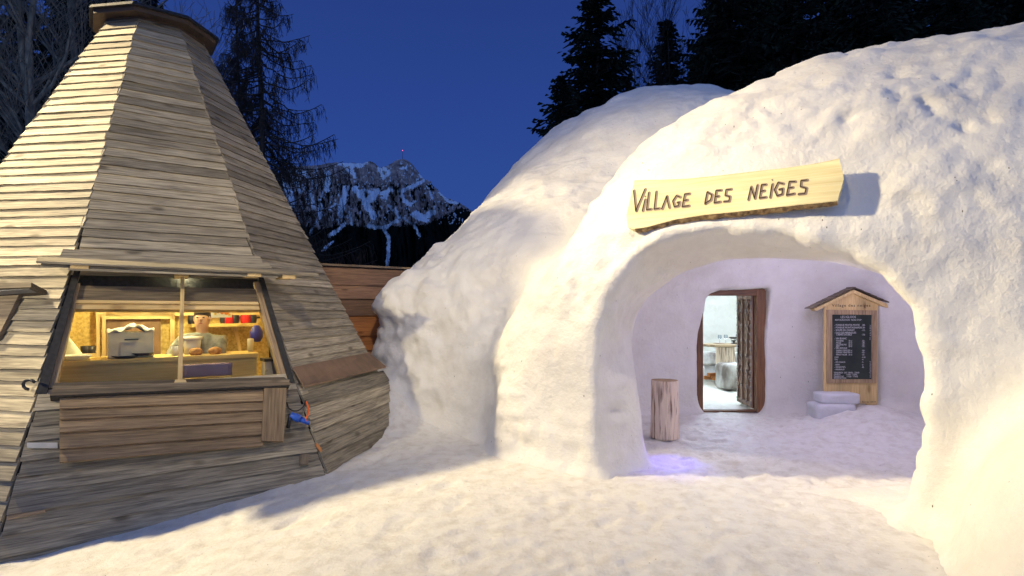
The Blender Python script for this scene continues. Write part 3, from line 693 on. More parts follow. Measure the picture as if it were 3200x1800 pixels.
# poster
h = MB(); kbox(h, 660, 966, 725, 992, 1.55, .004); ps = tag(h.build('poster', mat('paper', (.75, .75, .72), .6)), 'small white poster with orange and yellow circles hanging above the shelf', 'poster')
def disc(mb, c, r, ex, ey, n=20):
    b = len(mb.v); mb.v += [c+ex*r*math.cos(2*math.pi*k/n)+ey*r*math.sin(2*math.pi*k/n) for k in range(n)]
    mb.face(list(range(b, b+n)), [(0, 0)]*n, .5)
ZV = Vector((0, 0, 1)); ho = MB(); hy = MB(); hg = MB()
for (x, y, r_, m_) in ((682, 972, 7, ho), (694, 977, 5.5, ho), (708, 977, 7.5, ho), (667, 973, 5, hg), (673, 981, 4, hy), (716, 983, 4.2, hy)):
    disc(m_, KP(x, y, 1.556), r_/FP*5.9, E0, ZV)
    if m_ is not ho: disc(ho, KP(x, y, 1.5565), r_*.2/FP*5.9, E0, ZV)
ho.build('orange_circle', mat('orange_ink', (.72, .22, .04), .6), ps); hy.build('yellow_circle', mat('yellow_ink', (.75, .50, .08), .6), ps); hg.build('grey_circle', mat('grey_ink', (.45, .45, .42), .6), ps)
# blue cloth bag and flask at the right, small appliance
p = RP(apx(802, 1.35), 1.35, CT); h = MB(); h.lathe([(0, .10), (.045, .11), (.07, .16), (.075, .22), (.05, .27), (.03, .30), (0, .30)], p, 12); tag(h.build('blue_cap', M['darkblue'], None, True), 'navy blue cloth bag standing at the right end of the counter', 'bag')
h = MB(); h.lathe([(0, 0), (.035, 0), (.035, .14), (.03, .15), (0, .15)], RP(apx(783, 1.45), 1.45, CT), 16); tag(h.build('steel_beaker', M['steel'], None, True), 'small steel beaker beside the navy blue bag', 'beaker')
h = MB(); kbox(h, 828, 1130, 862, 1170, 1.9, .15); h.build('till_body', M['white']); bpy.data.objects['till_body'].name = 'coffee_grinder'
tag(bpy.data.objects['coffee_grinder'], 'small white appliance in the lower right corner of the window', 'appliance')
h = MB(); kbox(h, 826, 1122, 864, 1129, 1.93, .2); h.build('appliance_lid', M['black'], bpy.data.objects['coffee_grinder'])
h = MB(); c = KP(832, 1158, 1.92); h.tube([c, c+O0*.02], .014, 12); h.build('knob', M['steel'], bpy.data.objects['coffee_grinder'])
h = MB(); kbox(h, 200, 1108, 302, 1114, .6, .35); tag(h.build('side_shelf', M['pine']), 'narrow wooden side shelf behind the white-shirted cook', 'shelf')
for i, px in enumerate((268, 284)):
    lathe_thing('metal_pot', [(0, 0), (.045, 0), (.05, .09), (.045, .09), (.04, .01), (0, .01)], RP(apx(px, .5), .5, KP(px, 1108, .6).z+.001), M['black'], ('black saucepan by the cook\'s elbow on the side shelf', 'black saucepan at the right end of the side shelf')[i], 'saucepan', 'saucepans on the side shelf')
# lamps of the room and an added fill
lamp('kitchen_lamp', 'POINT', tuple(RP(-.15, 1.15, 1.98)), (1, .92, .52), 58, None, .10)
lamp('counter_fill_light', 'POINT', tuple(RP(.1, 1.90, 1.93)), (1, .92, .52), 52, None, .06)  # added fill hidden behind the header, brightens the counter front
lamp('kitchen_back_lamp', 'POINT', tuple(RP(.45, .8, 1.9)), (1, .90, .44), 14, None, .08)
# ------------------------------------------------------------------ people (one skinned body each)
def skin_obj(name, pts, edges, mt, parent=None, sub=2, root=0):
    me = bpy.data.meshes.new(name); me.from_pydata([p[0] for p in pts], edges, []); o = bpy.data.objects.new(name, me); COL.objects.link(o)
    s = o.modifiers.new('skin', 'SKIN'); s.use_smooth_shade = True; s.branch_smoothing = .4
    for i, p in enumerate(pts):
        r = p[1] if hasattr(p[1], '__len__') else (p[1], p[1]); me.skin_vertices[0].data[i].radius = r; me.skin_vertices[0].data[i].use_root = (i == root)
    m = o.modifiers.new('sub', 'SUBSURF'); m.levels = sub; m.render_levels = sub
    bpy.context.view_layer.update()
    ev = o.evaluated_get(bpy.context.evaluated_depsgraph_get()); nm = bpy.data.meshes.new_from_object(ev)
    bpy.data.objects.remove(o); nm.name = name; nm.materials.clear(); nm.materials.append(mt)
    nm.polygons.foreach_set('use_smooth', [True]*len(nm.polygons))
    o = bpy.data.objects.new(name, nm); COL.objects.link(o)
    if parent is not None: o.parent = parent; o.matrix_parent_inverse = parent_mat(parent).inverted()
    return o
def ellipsoid(mb, c, rad, Rm, n=16, m=12, fn=None):
    b = len(mb.v)
    for i in range(m+1):
        th = math.pi*i/m
        for k in range(n):
            a = 2*math.pi*k/n; d = Vector((math.sin(th)*math.cos(a), math.sin(th)*math.sin(a), math.cos(th)))
            if fn: d = fn(d)
            mb.v.append(c+Rm @ Vector((d.x*rad[0], d.y*rad[1], d.z*rad[2])))
    for i in range(m):
        for k in range(n):
            k2 = (k+1) % n; mb.face([b+i*n+k, b+(i+1)*n+k, b+(i+1)*n+k2, b+i*n+k2], [(0, 0)]*4, .5)
def person(base, floor, face, shirt, label, lean=.12, headz=1.46, handL=None, handR=None, hairy=True):
    """face = horizontal direction the person faces; local x = their left"""
    f = Vector(face).normalized(); l = ZV.cross(f); B = Vector((base.x, base.y, floor))
    def Lp(x, y, z): return tuple(B+l*x+f*y+ZV*z)
    hh = headz-floor; sc_ = hh/1.62       # height of head centre
    def Z(z): return z*sc_
    ln = lean
    t = empty('person', tuple(B), label, 'person')
    HL = handL or (.18, .38, 1.10); HR = handR or (-.22, .40, 1.08)
    pts = [(Lp(0, 0, Z(.95)), (.12, .09)), (Lp(0, .02+ln*.4, Z(1.15)), (.11, .08)), (Lp(0, .0+ln, Z(1.33)), (.12, .075)), (Lp(0, ln, Z(1.465)), (.075, .065)), (Lp(0, ln+.02, Z(1.52)), (.058, .058)),
           (Lp(0, ln+.035, Z(1.585)), (.075, .085)), (Lp(0, ln+.03, Z(1.65)), (.080, .092)), (Lp(0, ln+.02, Z(1.71)), (.062, .075)),
           (Lp(.09, 0, Z(.88)), .095), (Lp(.10, .02, Z(.48)), .06), (Lp(.10, -.02, Z(.08)), .04), (Lp(.10, .12, Z(.04)), .035),
           (Lp(-.09, 0, Z(.88)), .095), (Lp(-.10, .02, Z(.48)), .06), (Lp(-.10, -.02, Z(.08)), .04), (Lp(-.10, .12, Z(.04)), .035)]
    ed = [(0, 1), (1, 2), (2, 3), (3, 4), (4, 5), (5, 6), (6, 7), (0, 8), (8, 9), (9, 10), (10, 11), (0, 12), (12, 13), (13, 14), (14, 15)]
    sl = []
    for s_, H in ((1, HL), (-1, HR)):
        i = len(pts); sh = Vector((s_*.19, ln, Z(1.42))); hd = Vector(H); hd.z = Z(H[2]) if H[2] > 0 else H[2]
        mid = (sh+hd)/2+Vector((s_*.10, -.05, -.07)); wr = hd; k1 = wr+(wr-mid).normalized()*.05
        pts += [(Lp(*sh), .055), (Lp(*mid), .042), (Lp(*wr), .026), (Lp(*k1), (.034, .016))]
        ed += [(2, i), (i, i+1), (i+1, i+2), (i+2, i+3)]
        sl.append([Lp(*sh), Lp(*mid), Lp(*wr), Lp(*k1)])
        d = (wr-mid).normalized(); side = d.cross(Vector((0, 0, 1))).normalized()
        for q, (o_, ln_) in enumerate(((-.027, .062), (-.009, .072), (.009, .068), (.026, .052))):
            j = len(pts); p1 = k1+side*o_; p2 = p1+d*ln_*.55+Vector((0, 0, -.006)); p3 = p2+d*ln_*.4+Vector((0, 0, -.020))
            pts += [(Lp(*p1), .0095), (Lp(*p2), .0088), (Lp(*p3), .0075)]; ed += [(i+3, j), (j, j+1), (j+1, j+2)]
        j = len(pts); p1 = wr+d*.02-side*s_*.032; p2 = p1+d*.04-side*s_*.018
        pts += [(Lp(*p1), .011), (Lp(*p2), .009)]; ed += [(i+2, j), (j, j+1)]
    skin_obj('body', pts, ed, M['skin'], t)
    c = [(pts[0][0], (.19, .15)), (pts[1][0], (.19, .15)), (Lp(0, .01+ln, Z(1.40)), (.235, .155)), (Lp(0, ln+.005, Z(1.50)), (.095, .090)), (Lp(0, 0, Z(.86)), (.165, .13))]
    ce = [(0, 1), (1, 2), (2, 3), (0, 4)]
    for a in sl:
        i = len(c); c += [(a[0], .09), (a[1], .070), (tuple(Vector(a[2])*.9+Vector(a[1])*.1), .042)]; ce += [(2, i), (i, i+1), (i+1, i+2)]
    skin_obj('shirt', c, ce, shirt, t)
    tr = [(Lp(0, 0, Z(.90)), (.16, .125)), (Lp(.09, 0, Z(.80)), .10), (Lp(.10, .02, Z(.48)), .075), (Lp(.10, -.02, Z(.09)), .06), (Lp(-.09, 0, Z(.80)), .10), (Lp(-.10, .02, Z(.48)), .075), (Lp(-.10, -.02, Z(.09)), .06)]
    skin_obj('trousers', tr, [(0, 1), (1, 2), (2, 3), (0, 4), (4, 5), (5, 6)], M['trousers'], t)
    Rm = Matrix(((l.x, f.x, 0), (l.y, f.y, 0), (0, 0, 1))); hc = Vector(Lp(0, ln+.03, Z(1.655)))
    if hairy:
        h = MB(); ellipsoid(h, hc+f*-.018+ZV*.028, (.088, .104, .105), Rm, fn=lambda d: d if (d.z > .15 or d.y < .25) else Vector((d.x*.8, d.y*.6, d.z*.8)))
        h.build('hair', M['hair'], t, True)
    h = MB(); ellipsoid(h, hc+f*.080-ZV*.016, (.012, .020, .022), Rm, 8, 6); h.build('nose', M['skin'], t, True)
    for s_ in (-1, 1): h = MB(); ellipsoid(h, hc+f*.070+l*.031*s_+ZV*.012, (.013, .012, .007), Rm, 8, 6); h.build('eye', M['black'], t, True)
    h = MB(); ellipsoid(h, hc+f*.072-ZV*.055, (.024, .012, .006), Rm, 8, 6); h.build('mouth', mat('lips', (.35, .10, .08), .5), t, True)
    for s_ in (-1, 1): h = MB(); ellipsoid(h, hc+l*.078*s_-ZV*.005, (.010, .02, .030), Rm, 8, 6); h.build('ear', M['skin'], t, True)
    return t
p = KP(640, 1004, 1.28)
person(p, -.15, -E0*.35+O0*.94, M['sweater'], 'man in a grey patterned sweater with dark hair working behind the counter', .10, p.z, (-.02, .36, 1.18), (-.22, .34, 1.16))
p = KP(262, 1045, 1.15)
p.z += .28
person(p, -.15, -E0*.9+O0*.3, M['shirt'], 'cook in a loose white shirt bending at the far left of the window', .34, p.z-.0, (.12, .60, 1.12), (-.16, .56, 1.10))
# ------------------------------------------------------------------ blue plug and cables on the hut corner
pc = F0(922, 1303, .10); p2 = F0(956, 1318, .10)
t = empty('power_plug', tuple(pc), 'blue industrial power plug joined to an orange cable on the hut corner', 'plug')
ax = (p2-pc).normalized()
h = MB(); h.tube([pc-ax*.05, pc-ax*.01, pc, pc+ax*.05], [.032, .034, .040, .040], 14); h.build('socket', M['blue'], t, True)
h = MB(); h.tube([pc+ax*.05, pc+ax*.10, pc+ax*.15, pc+ax*.155], [.030, .026, .018, .010], 14); h.build('plug_body', M['blue'], t, True)
def spl(P, n=14):
    P = [Vector(p) for p in P]; out = []
    Q = [P[0]*2-P[1]]+P+[P[-1]*2-P[-2]]
    for i in range(1, len(Q)-2):
        for k in range(n):
            s = k/n; out.append(.5*((2*Q[i])+(-Q[i-1]+Q[i+1])*s+(2*Q[i-1]-5*Q[i]+4*Q[i+1]-Q[i+2])*s*s+(-Q[i-1]+3*Q[i]-3*Q[i+1]+Q[i+2])*s**3))
    return out+[P[-1]]
h = MB(); h.tube(spl([pc+ax*.15, F0(955, 1312, .12), F0(964, 1290, .10), F0(962, 1268, .06), F0(956, 1255, .03)]), .009, 8); tag(h.build('orange_cable', M['orange_rubber'], None, True), 'short orange cable curving up from the blue plug', 'cable')
h = MB(); h.tube(spl([F0(896, 1258, .03), F0(905, 1278, .08), F0(928, 1284, .10), F0(948, 1270, .07), F0(955, 1252, .03)]), .006, 6); tag(h.build('black_cable', M['blackrubber'], None, True), 'thin black cable sagging above the blue plug', 'cable')
h = MB(); h.tube(spl([pc-ax*.05, F0(903, 1322, .09), F0(900, 1335, .05)]), .02, 8); tag(h.build('cable_clamp', M['blackrubber'], None, True), 'black rubber grommet below the blue plug', 'grommet')
# ------------------------------------------------------------------ fence between hut and igloo
A = U(930, 826, 8.25); B = U(1330, 845, 9.5); dv = (B-A); dv.z = 0; L_ = dv.length; dv.normalize(); nv = Vector((dv.y, -dv.x, 0))
A.z = 2.24
t = empty('board_fence', ((A.x+B.x)/2, (A.y+B.y)/2, 0), 'brown and orange horizontal board fence between the hut and the igloo', 'fence')
z = 2.22; i = 0; h = MB(); hO = MB()
for dz in (.25, .21, .26, .31, .23, .28, .3, .3, .3):
    c = Vector((A.x, A.y, 0)); w0 = random.uniform(-.006, .006); off0 = .03
    q = [c+ZV*(z-dz-.01+w0)+nv*.035, c+dv*L_+ZV*(z-dz-.01-w0)+nv*.035, c+dv*L_+ZV*(z-dz)-nv*.0, c+ZV*(z-dz)-nv*.0]
    q2 = [c+ZV*z+nv*.010, c+dv*L_+ZV*z+nv*.010, c+dv*L_+ZV*z-nv*.012, c+ZV*z-nv*.012]
    (hO if i in (3, 4) else h).hexa(q+q2); z -= dz; i += 1
h.build('fence_boards', M['fence'], t); hO.build('orange_boards', M['orange'], t)
h = MB(); c = Vector((A.x, A.y, 2.24)); h.hexa([c+nv*.05, c+dv*L_+nv*.05, c+dv*L_-nv*.06, c-nv*.06]+[p+ZV*.03 for p in (c+nv*.05, c+dv*L_+nv*.05, c+dv*L_-nv*.06, c-nv*.06)]); h.build('top_rail', M['plank_new'], t)
# ------------------------------------------------------------------ wooden sign over the portal
def sign():
    pts_t = [(1983, 563), (2060, 562), (2150, 558), (2250, 548), (2350, 536), (2450, 525), (2540, 512), (2590, 502), (2622, 495)]
    pts_b = [(1984, 716), (2010, 712), (2050, 702), (2110, 686), (2200, 672), (2300, 662), (2400, 651), (2500, 640), (2560, 634), (2617, 628)]
    outline = [(1958, 672), (1962, 708), (1976, 716)]+pts_b[1:]+[(2637, 560), (2634, 540)]+pts_t[::-1]
    base = Vector((P0[0]+.17*DV[0], P0[1]+.17*DV[1], 2.57)); nn = Vector((DV[0], DV[1], -.36)).normalized(); ez = Vector((0, 0, 1))
    pl = base-nn*.035
    def S(px, py, off=0): return ray_plane(px, py, pl-nn*off, nn)
    t = empty('village_sign', tuple(S(2300, 660)), 'long rough-edged yellow wooden sign reading VILLAGE DES NEIGES over the arch', 'sign')
    def extr(name, poly, o0, o1, mt, par):
        mb = MB(); b = len(mb.v); n = len(poly)
        f = [S(*p, o1) for p in poly]; k = [p+nn*(o1-o0) for p in f]; mb.v += f+k
        ax = (f[len(pts_b)]-f[2]).normalized(); uvf = [((p-f[0]).dot(ax), (p-f[0]).dot(ez)) for p in f]
        mb.face(list(range(n)), uvf, .5); mb.face(list(range(2*n-1, n-1, -1)), uvf[::-1], .5)
        for i in range(n):
            j = (i+1) % n; mb.face([i, n+i, n+j, j], [uvf[i], uvf[i], uvf[j], uvf[j]], .5)
        return mb.build(name, mt, par)
    extr('board', outline, .02, .07, M['signwood'], t)
    # bark along both long edges
    for edge, sg in ((pts_b, 1), (pts_t, -1)):
        mb = MB(); P = []
        for i in range(len(edge)-1):
            for q in range(5):
                s = q/5; P.append((edge[i][0]*(1-s)+edge[i+1][0]*s, edge[i][1]*(1-s)+edge[i+1][1]*s))
        P.append(edge[-1]); ring = []
        for i, (x, y) in enumerate(P):
            th = (5+9*math.sin(math.pi*min(1, i/len(P)+.15))*1 if sg > 0 else 3.5)*random.uniform(.75, 1.2)
            a = S(x, y-1.5*sg, .0712); tk = ((.016+.018*math.sin(math.pi*min(1, i/len(P)*.9+.1))) if sg > 0 else .012)*random.uniform(.7, 1.25)
            b_ = a+nn*.02-ez*tk*sg; c = a+nn*.055-ez*tk*.7*sg; d = a+nn*.055+ez*.004*sg
            k = len(mb.v); mb.v += [a, b_, c, d]
            if ring:
                for m in range(4):
                    m2 = (m+1) % 4; mb.face([ring[-1]+m, ring[-1]+m2, k+m2, k+m], [(0, 0)]*4, .5)
            ring.append(k)
        mb.build('bark_edge', M['barkedge'], t)
    # carved letters as flat strokes, groove shade painted as thin dark ones, in pixels of the zoomed sign (x/3.22+1900, y/3.22+450)
    def Zp(x, y): return (1900+x/3.22, 450+y/3.22)
    L = {
     'V': [[(262, 470), (283, 672)], [(283, 672), (375, 455)]],
     'I': [[(376, 560), (350, 672)], [(374, 525), (376, 532)]],
     'L': [[(412, 490), (392, 662), (435, 655)]], 'L2': [[(487, 480), (468, 655), (517, 648)]],
     'A': [[(592, 528), (545, 652)], [(592, 528), (618, 640)]],
     'G': [[(728, 535), (692, 520), (655, 575), (672, 632), (712, 622), (722, 585), (700, 590)]],
     'E': [[(822, 500), (775, 505), (750, 630), (815, 622)], [(765, 570), (800, 563)]],
     'D': [[(1000, 485), (978, 600)], [(1000, 485), (1048, 510), (1035, 565), (978, 600)]],
     'E2': [[(1140, 465), (1090, 470), (1072, 592), (1130, 582)], [(1085, 532), (1115, 525)]],
     'S': [[(1240, 455), (1190, 462), (1182, 515), (1228, 530), (1220, 575), (1168, 580)]],
     'N': [[(1412, 562), (1442, 432), (1478, 548), (1505, 415)]],
     'E3': [[(1590, 408), (1548, 412), (1528, 545), (1590, 535)], [(1542, 478), (1575, 470)]],
     'I2': [[(1655, 405), (1632, 538)], [(1652, 358), (1653, 364)]],
     'G2': [[(1765, 400), (1715, 388), (1678, 460), (1705, 522), (1755, 505), (1760, 450), (1725, 458)]],
     'E4': [[(1885, 378), (1828, 380), (1800, 515), (1875, 500)], [(1818, 445), (1860, 436)]],
     'S2': [[(2005, 362), (1945, 370), (1940, 428), (1998, 445), (1985, 498), (1918, 505)]]}
    wide = MB(); dark = MB()
    def ribbon(mb, pts, wd, off, dx=0, dy=0):
        pts = [(x+dx, y+dy) for x, y in pts]
        for i in range(len(pts)-1):
            (x0, y0), (x1, y1) = pts[i], pts[i+1]; d = math.hypot(x1-x0, y1-y0)+1e-6; ux, uy = (x1-x0)/d, (y1-y0)/d; nx, ny = -uy*wd/2, ux*wd/2
            mb.quad([S(*Zp(x0+nx, y0+ny), off), S(*Zp(x0-nx, y0-ny), off), S(*Zp(x1-nx, y1-ny), off), S(*Zp(x1+nx, y1+ny), off)])
        for (x, y) in pts:
            b = len(mb.v); n = 10; mb.v += [S(*Zp(x+wd/2*math.cos(2*math.pi*k/n), y+wd/2*math.sin(2*math.pi*k/n)), off+.0003) for k in range(n)]
            mb.face(list(range(b, b+n)), [(0, 0)]*n, .5)
    for k, ss in L.items():
        for s in ss:
            q = 30 if sum(math.hypot(s[i+1][0]-s[i][0], s[i+1][1]-s[i][1]) for i in range(len(s)-1)) > 10 else 14
            ribbon(wide, s, q, .0715, 4, 1); ribbon(dark, s, q*.33, .0732, -5, -1)
    tx = wide.build('carved_lettering', M['carve'], t); dark.build('groove_shade', M['carveshade'], tx)
    # two stakes holding the sign to the snow
    for x in (2080, 2500):
        mb = MB(); p = S(x, 600, 0); mb.tube([p+nn*.01, p+nn*.55], .02, 8); mb.build('mounting_stake', M['plank_old'], t)
sign()
# ------------------------------------------------------------------ things in the hall
def rough_log(name, c, r, h, label, cat, parent=None, par_scale=1):
    n, m = 56, 16; V = []; F = []
    for i in range(m+1):
        for k in range(n):
            a = 2*math.pi*k/n; p = np.array([[math.cos(a)*.17, math.sin(a)*.17, i/m*h*.12]])
            rr = r*(1+.03*math.sin(3*a+1)+.05*float(vnoise(p, .022, 3)[0])+.02*float(vnoise(p, .01, 6)[0]))*(1.05-.07*i/m)
            V.append((c[0]+rr*math.cos(a), c[1]+rr*math.sin(a), c[2]+h*i/m))
    for i in range(m):
        for k in range(n): F.append((i*n+k, i*n+(k+1) % n, (i+1)*n+(k+1) % n, (i+1)*n+k))
    o = empty(name, c, label, cat) if parent is None else parent
    np_mesh('log_side', np.array(V), np.array(F), M['log'], o, False)
    mb = MB(); mb.v = [Vector(v) for v in V[-n:]]; mb.face(list(range(n)), [(0, 0)]*n, .5); mb.build('log_end', M['logtop'], o)
    return o
rough_log('log_stump', ((2077-1600)/FP*7.15, 7.15, -.02), .165, .72, 'upright debarked log standing on the snow left of the open door', 'log')
def text(body, loc, size, mt, parent, rotz=0, align='LEFT', sx=1, name='lettering', space=1.0, bold=0):
    cu = bpy.data.curves.new('t', 'FONT'); cu.body = body; cu.size = size; cu.align_x = align; cu.space_character = space; cu.extrude = .0006; cu.offset = bold; cu.resolution_u = 2
    o = bpy.data.objects.new('t', cu); COL.objects.link(o); bpy.context.view_layer.update()
    me = bpy.data.meshes.new_from_object(o.evaluated_get(bpy.context.evaluated_depsgraph_get())); bpy.data.objects.remove(o)
    me.materials.clear(); me.materials.append(mt)
    R = Matrix.Translation(loc) @ Matrix.Rotation(math.pi/2, 4, 'X') @ Matrix.Rotation(rotz, 4, 'Z') @ Matrix.Diagonal((sx, 1, 1, 1))
    me.transform(R); return me
def joined(name, meshes, mt, parent):
    bm = bmesh.new()
    for m in meshes: bm.from_mesh(m)
    me = bpy.data.meshes.new(name); bm.to_mesh(me); bm.free(); me.materials.append(mt)
    o = bpy.data.objects.new(name, me); COL.objects.link(o); o.parent = parent; o.matrix_parent_inverse = parent_mat(parent).inverted(); return o
def menu():
    Yb = 8.25; t = empty('menu_board', tuple(U(2656, 1262, Yb)), 'pine menu board with a little gabled shingle roof and a chalk menu in French', 'menu board')
    def B(px, py, off=0): p = U(px, py, Yb); p.y -= off; return p
    def poly(mb, pts, o0, o1, r=.5):
        f = [B(x, y, o1) for x, y in pts]; n = len(f); b = len(mb.v); mb.v += f+[p+Vector((0, o1-o0, 0)) for p in f]
        uv = [(-p.z, p.x) for p in f]; mb.face([b+i for i in range(n)][::-1], uv[::-1], r); mb.face([b+n+i for i in range(n)], uv, r)
        for i in range(n):
            j = (i+1) % n; mb.face([b+i, b+j, b+n+j, b+n+i], [uv[i], uv[j], uv[j], uv[i]], r)
    mb = MB(); poly(mb, [(2571, 1256), (2737, 1262), (2740, 946), (2656, 906), (2573, 944)], 0, .03); mb.build('panel', M['pine'], t)
    mb = MB(); poly(mb, [(2705, 1292), (2737, 1292), (2737, 1262), (2705, 1261)], -.01, .02); mb.build('leg', M['pine'], t)
    mb = MB()
    for q in ([(2578, 1196), (2732, 1196), (2718, 1184), (2594, 1184)], [(2578, 968), (2594, 982), (2718, 984), (2733, 970)], [(2578, 968), (2578, 1196), (2594, 1184), (2594, 982)], [(2733, 970), (2718, 984), (2718, 1184), (2732, 1196)]):
        poly(mb, q, .03, .055, random.random())
    mb.build('frame', M['plank_new'], t)
    mb = MB(); poly(mb, [(2593, 1185), (2719, 1185), (2719, 983), (2593, 983)], .031, .036); cb = mb.build('chalkboard', M['chalkboard'], t)
    mb = MB()
    poly(mb, [(2532, 965), (2540, 972), (2656, 916), (2656, 906)], -.02, .09, .2); poly(mb, [(2795, 965), (2784, 972), (2656, 916), (2656, 906)], -.02, .09, .8)
    rf = mb.build('roof', M['pine'], t); sh = MB()
    for s_, ex in ((-1, 2528), (1, 2799)):
        ap_ = B(2656, 902, .12); ev = B(ex, 964, .12)
        for i in range(7):
            a = ap_.lerp(ev, i/7-.02); b = ap_.lerp(ev, (i+1)/7+.05); up = Vector((0, 0, .012)); w = Vector((0, .19, 0))
            lo, hi = (a, b) if s_ > 0 else (b, a)
            sh.hexa([a+up*.3, b+up, b+up+w, a+up*.3+w]+[p+Vector((0, 0, .012)) for p in (a+up*.3, b+up, b+up+w, a+up*.3+w)])
    sh.build('shingles', M['plank_old'], rf)
    k = Yb/FP
    def line(s, x, y, hpx, sx=1., rz=0, al='LEFT', off=.0375, bold=0): return text(s, B(x, y, off), hpx*k*1.42, M['chalk'], None, rz, al, sx, bold=bold)
    ms = []
    def row(y, s, price, x=2603, h=5.6, mid=None, sx=.85):
        ms.append(line(s, x, y, h, sx))
        if mid: ms.append(line(mid, 2647, y, h, .8))
        if price: ms.append(line(price, 2688, y, h, .85))
    ms.append(line('LES IGLOOS', 2646, 994, 7.5, .85, 0, 'CENTER')); ms.append(line('RESTAURATION  NON STOP', 2646, 1002, 5, .9, 0, 'CENTER'))
    for a in ((1018, '- FONDUE MOITIE-MOITIE', '-28-'), (1026, '- FONDUE MONTAGNARDE', '-30-'), (1034, '- SOUPE DU CHALET', '-12-'), (1042, '- DUO DE MERINGUES', None), (1048, '   CREME DOUBLE', '-10-')): row(*a)
    row(1060, '- VIN BLANC', None)
    for y, s, m_, p_ in ((1067, 'YVORNE', '70 cl', '-55-'), (1073, 'AIGLE', '50 cl', '-38-'), (1079, 'VILLENEUVE', '50 cl', '-35-'), (1084, 'BEX', '20 cl', '-22-')): row(y, s, p_, 2608, 5, m_)
    row(1090, '- VIN ROUGE', None)
    for y, s, m_, p_ in ((1097, 'GAMAY PINOT', '70 cl', '-54-'), (1103, 'GAMAY PINOT', '50 cl', '-43-'), (1110, 'PINOT NOIR', '50 cl', '-25-')): row(y, s, p_, 2608, 5, m_)
    for y, s, p_ in ((1118, 'CAFE', '-4.20'), (1125, 'THE', '-4-'), (1133, '- VIN CHAUD', '-5-'), (1141, '- BIERE', '-6-')): row(y, s, p_, 2603, 4.6)
    row(1149, '- DIGESTIFS', '-8-'); row(1156, '- MINERALES', None, 2603, 4.6)
    for y, s, p_ in ((1166, 'VENDREDI  DES 18h00 - 23h00', None), (1172, 'SAMEDI          11h00 - 23h00', None), (1178, 'DIMANCHE     11h00 - 17h00', None), (1183, 'RESERVATION', None)): row(y, s, p_, 2601, 5)
    ms.append(line('M.C. au bar du glacier', 2716, 1062, 4.2, .9, math.pi/2)); ms.append(line('www.villagedesneiges.ch', 2716, 1180, 4.2, .9, math.pi/2))
    joined('chalk_writing', ms, M['chalk'], cb)
    ms = [text('Village des neiges', B(2656, 958.5, .0315), 12.5*k, M['burn'], None, 0, 'CENTER', 1.05, space=1.25, bold=.0004), text('fevrier 2010', B(2690, 1257, .0315), 7*k, M['burn'], None, 0, 'LEFT', 1.1, space=1.1)]
    ms.append(text('Combe', B(2584, 1250, .0315), 8*k, M['burn'], None, 0, 'LEFT', 1.2)); ms.append(text('2010', B(2625, 1251, .0315), 5*k, M['burn'], None, 0, 'LEFT', 1.1))
    lt = joined('burnt_lettering', ms, M['burn'], t)
    mb = MB(); pr = [(2576, 1247), (2592, 1241), (2606, 1240), (2622, 1249)]
    mb.tube([B(x, y, .031) for x, y in pr], .0022, 5); mb.build('roof_emblem', M['burn'], lt)
menu()
def block(c, s, rot, label, nm='snow_block'):
    bm = bmesh.new(); bmesh.ops.create_cube(bm, size=1); bmesh.ops.subdivide_edges(bm, edges=bm.edges[:], cuts=9, use_grid_fill=True)
    R = Matrix.Rotation(rot, 3, 'Z'); P = []
    for v in bm.verts:
        co = v.co.copy(); n = (abs(co.x*2)**9+abs(co.y*2)**9+abs(co.z*2)**9)**(1/9); co = co/n if n else co
        P.append((co.x*s[0], co.y*s[1], co.z*s[2]))
    P = np.array(P); d = .018*fbm(P, .11, 3, int(c[0]*7)+2)
    for v, p, q in zip(bm.verts, P, d): v.co = R @ (Vector(p)+Vector(p).normalized()*q)+Vector(c)
    me = bpy.data.meshes.new(nm); bm.to_mesh(me); me.materials.append(M['ice']); me.polygons.foreach_set('use_smooth', [True]*len(me.polygons))
    o = bpy.data.objects.new(nm, me); COL.objects.link(o); return tag(o, label, 'snow block', 'snow blocks under the menu board')
q = U(2602, 1300, 8.05); block((q.x, 8.1, .13), (.56, .34, .26), .02, 'larger lower block of packed snow under the menu board')
q = U(2608, 1270, 8.1); block((q.x+.03, 8.12, .33), (.53, .30, .15), -.04, 'thin upper block of packed snow under the menu board')
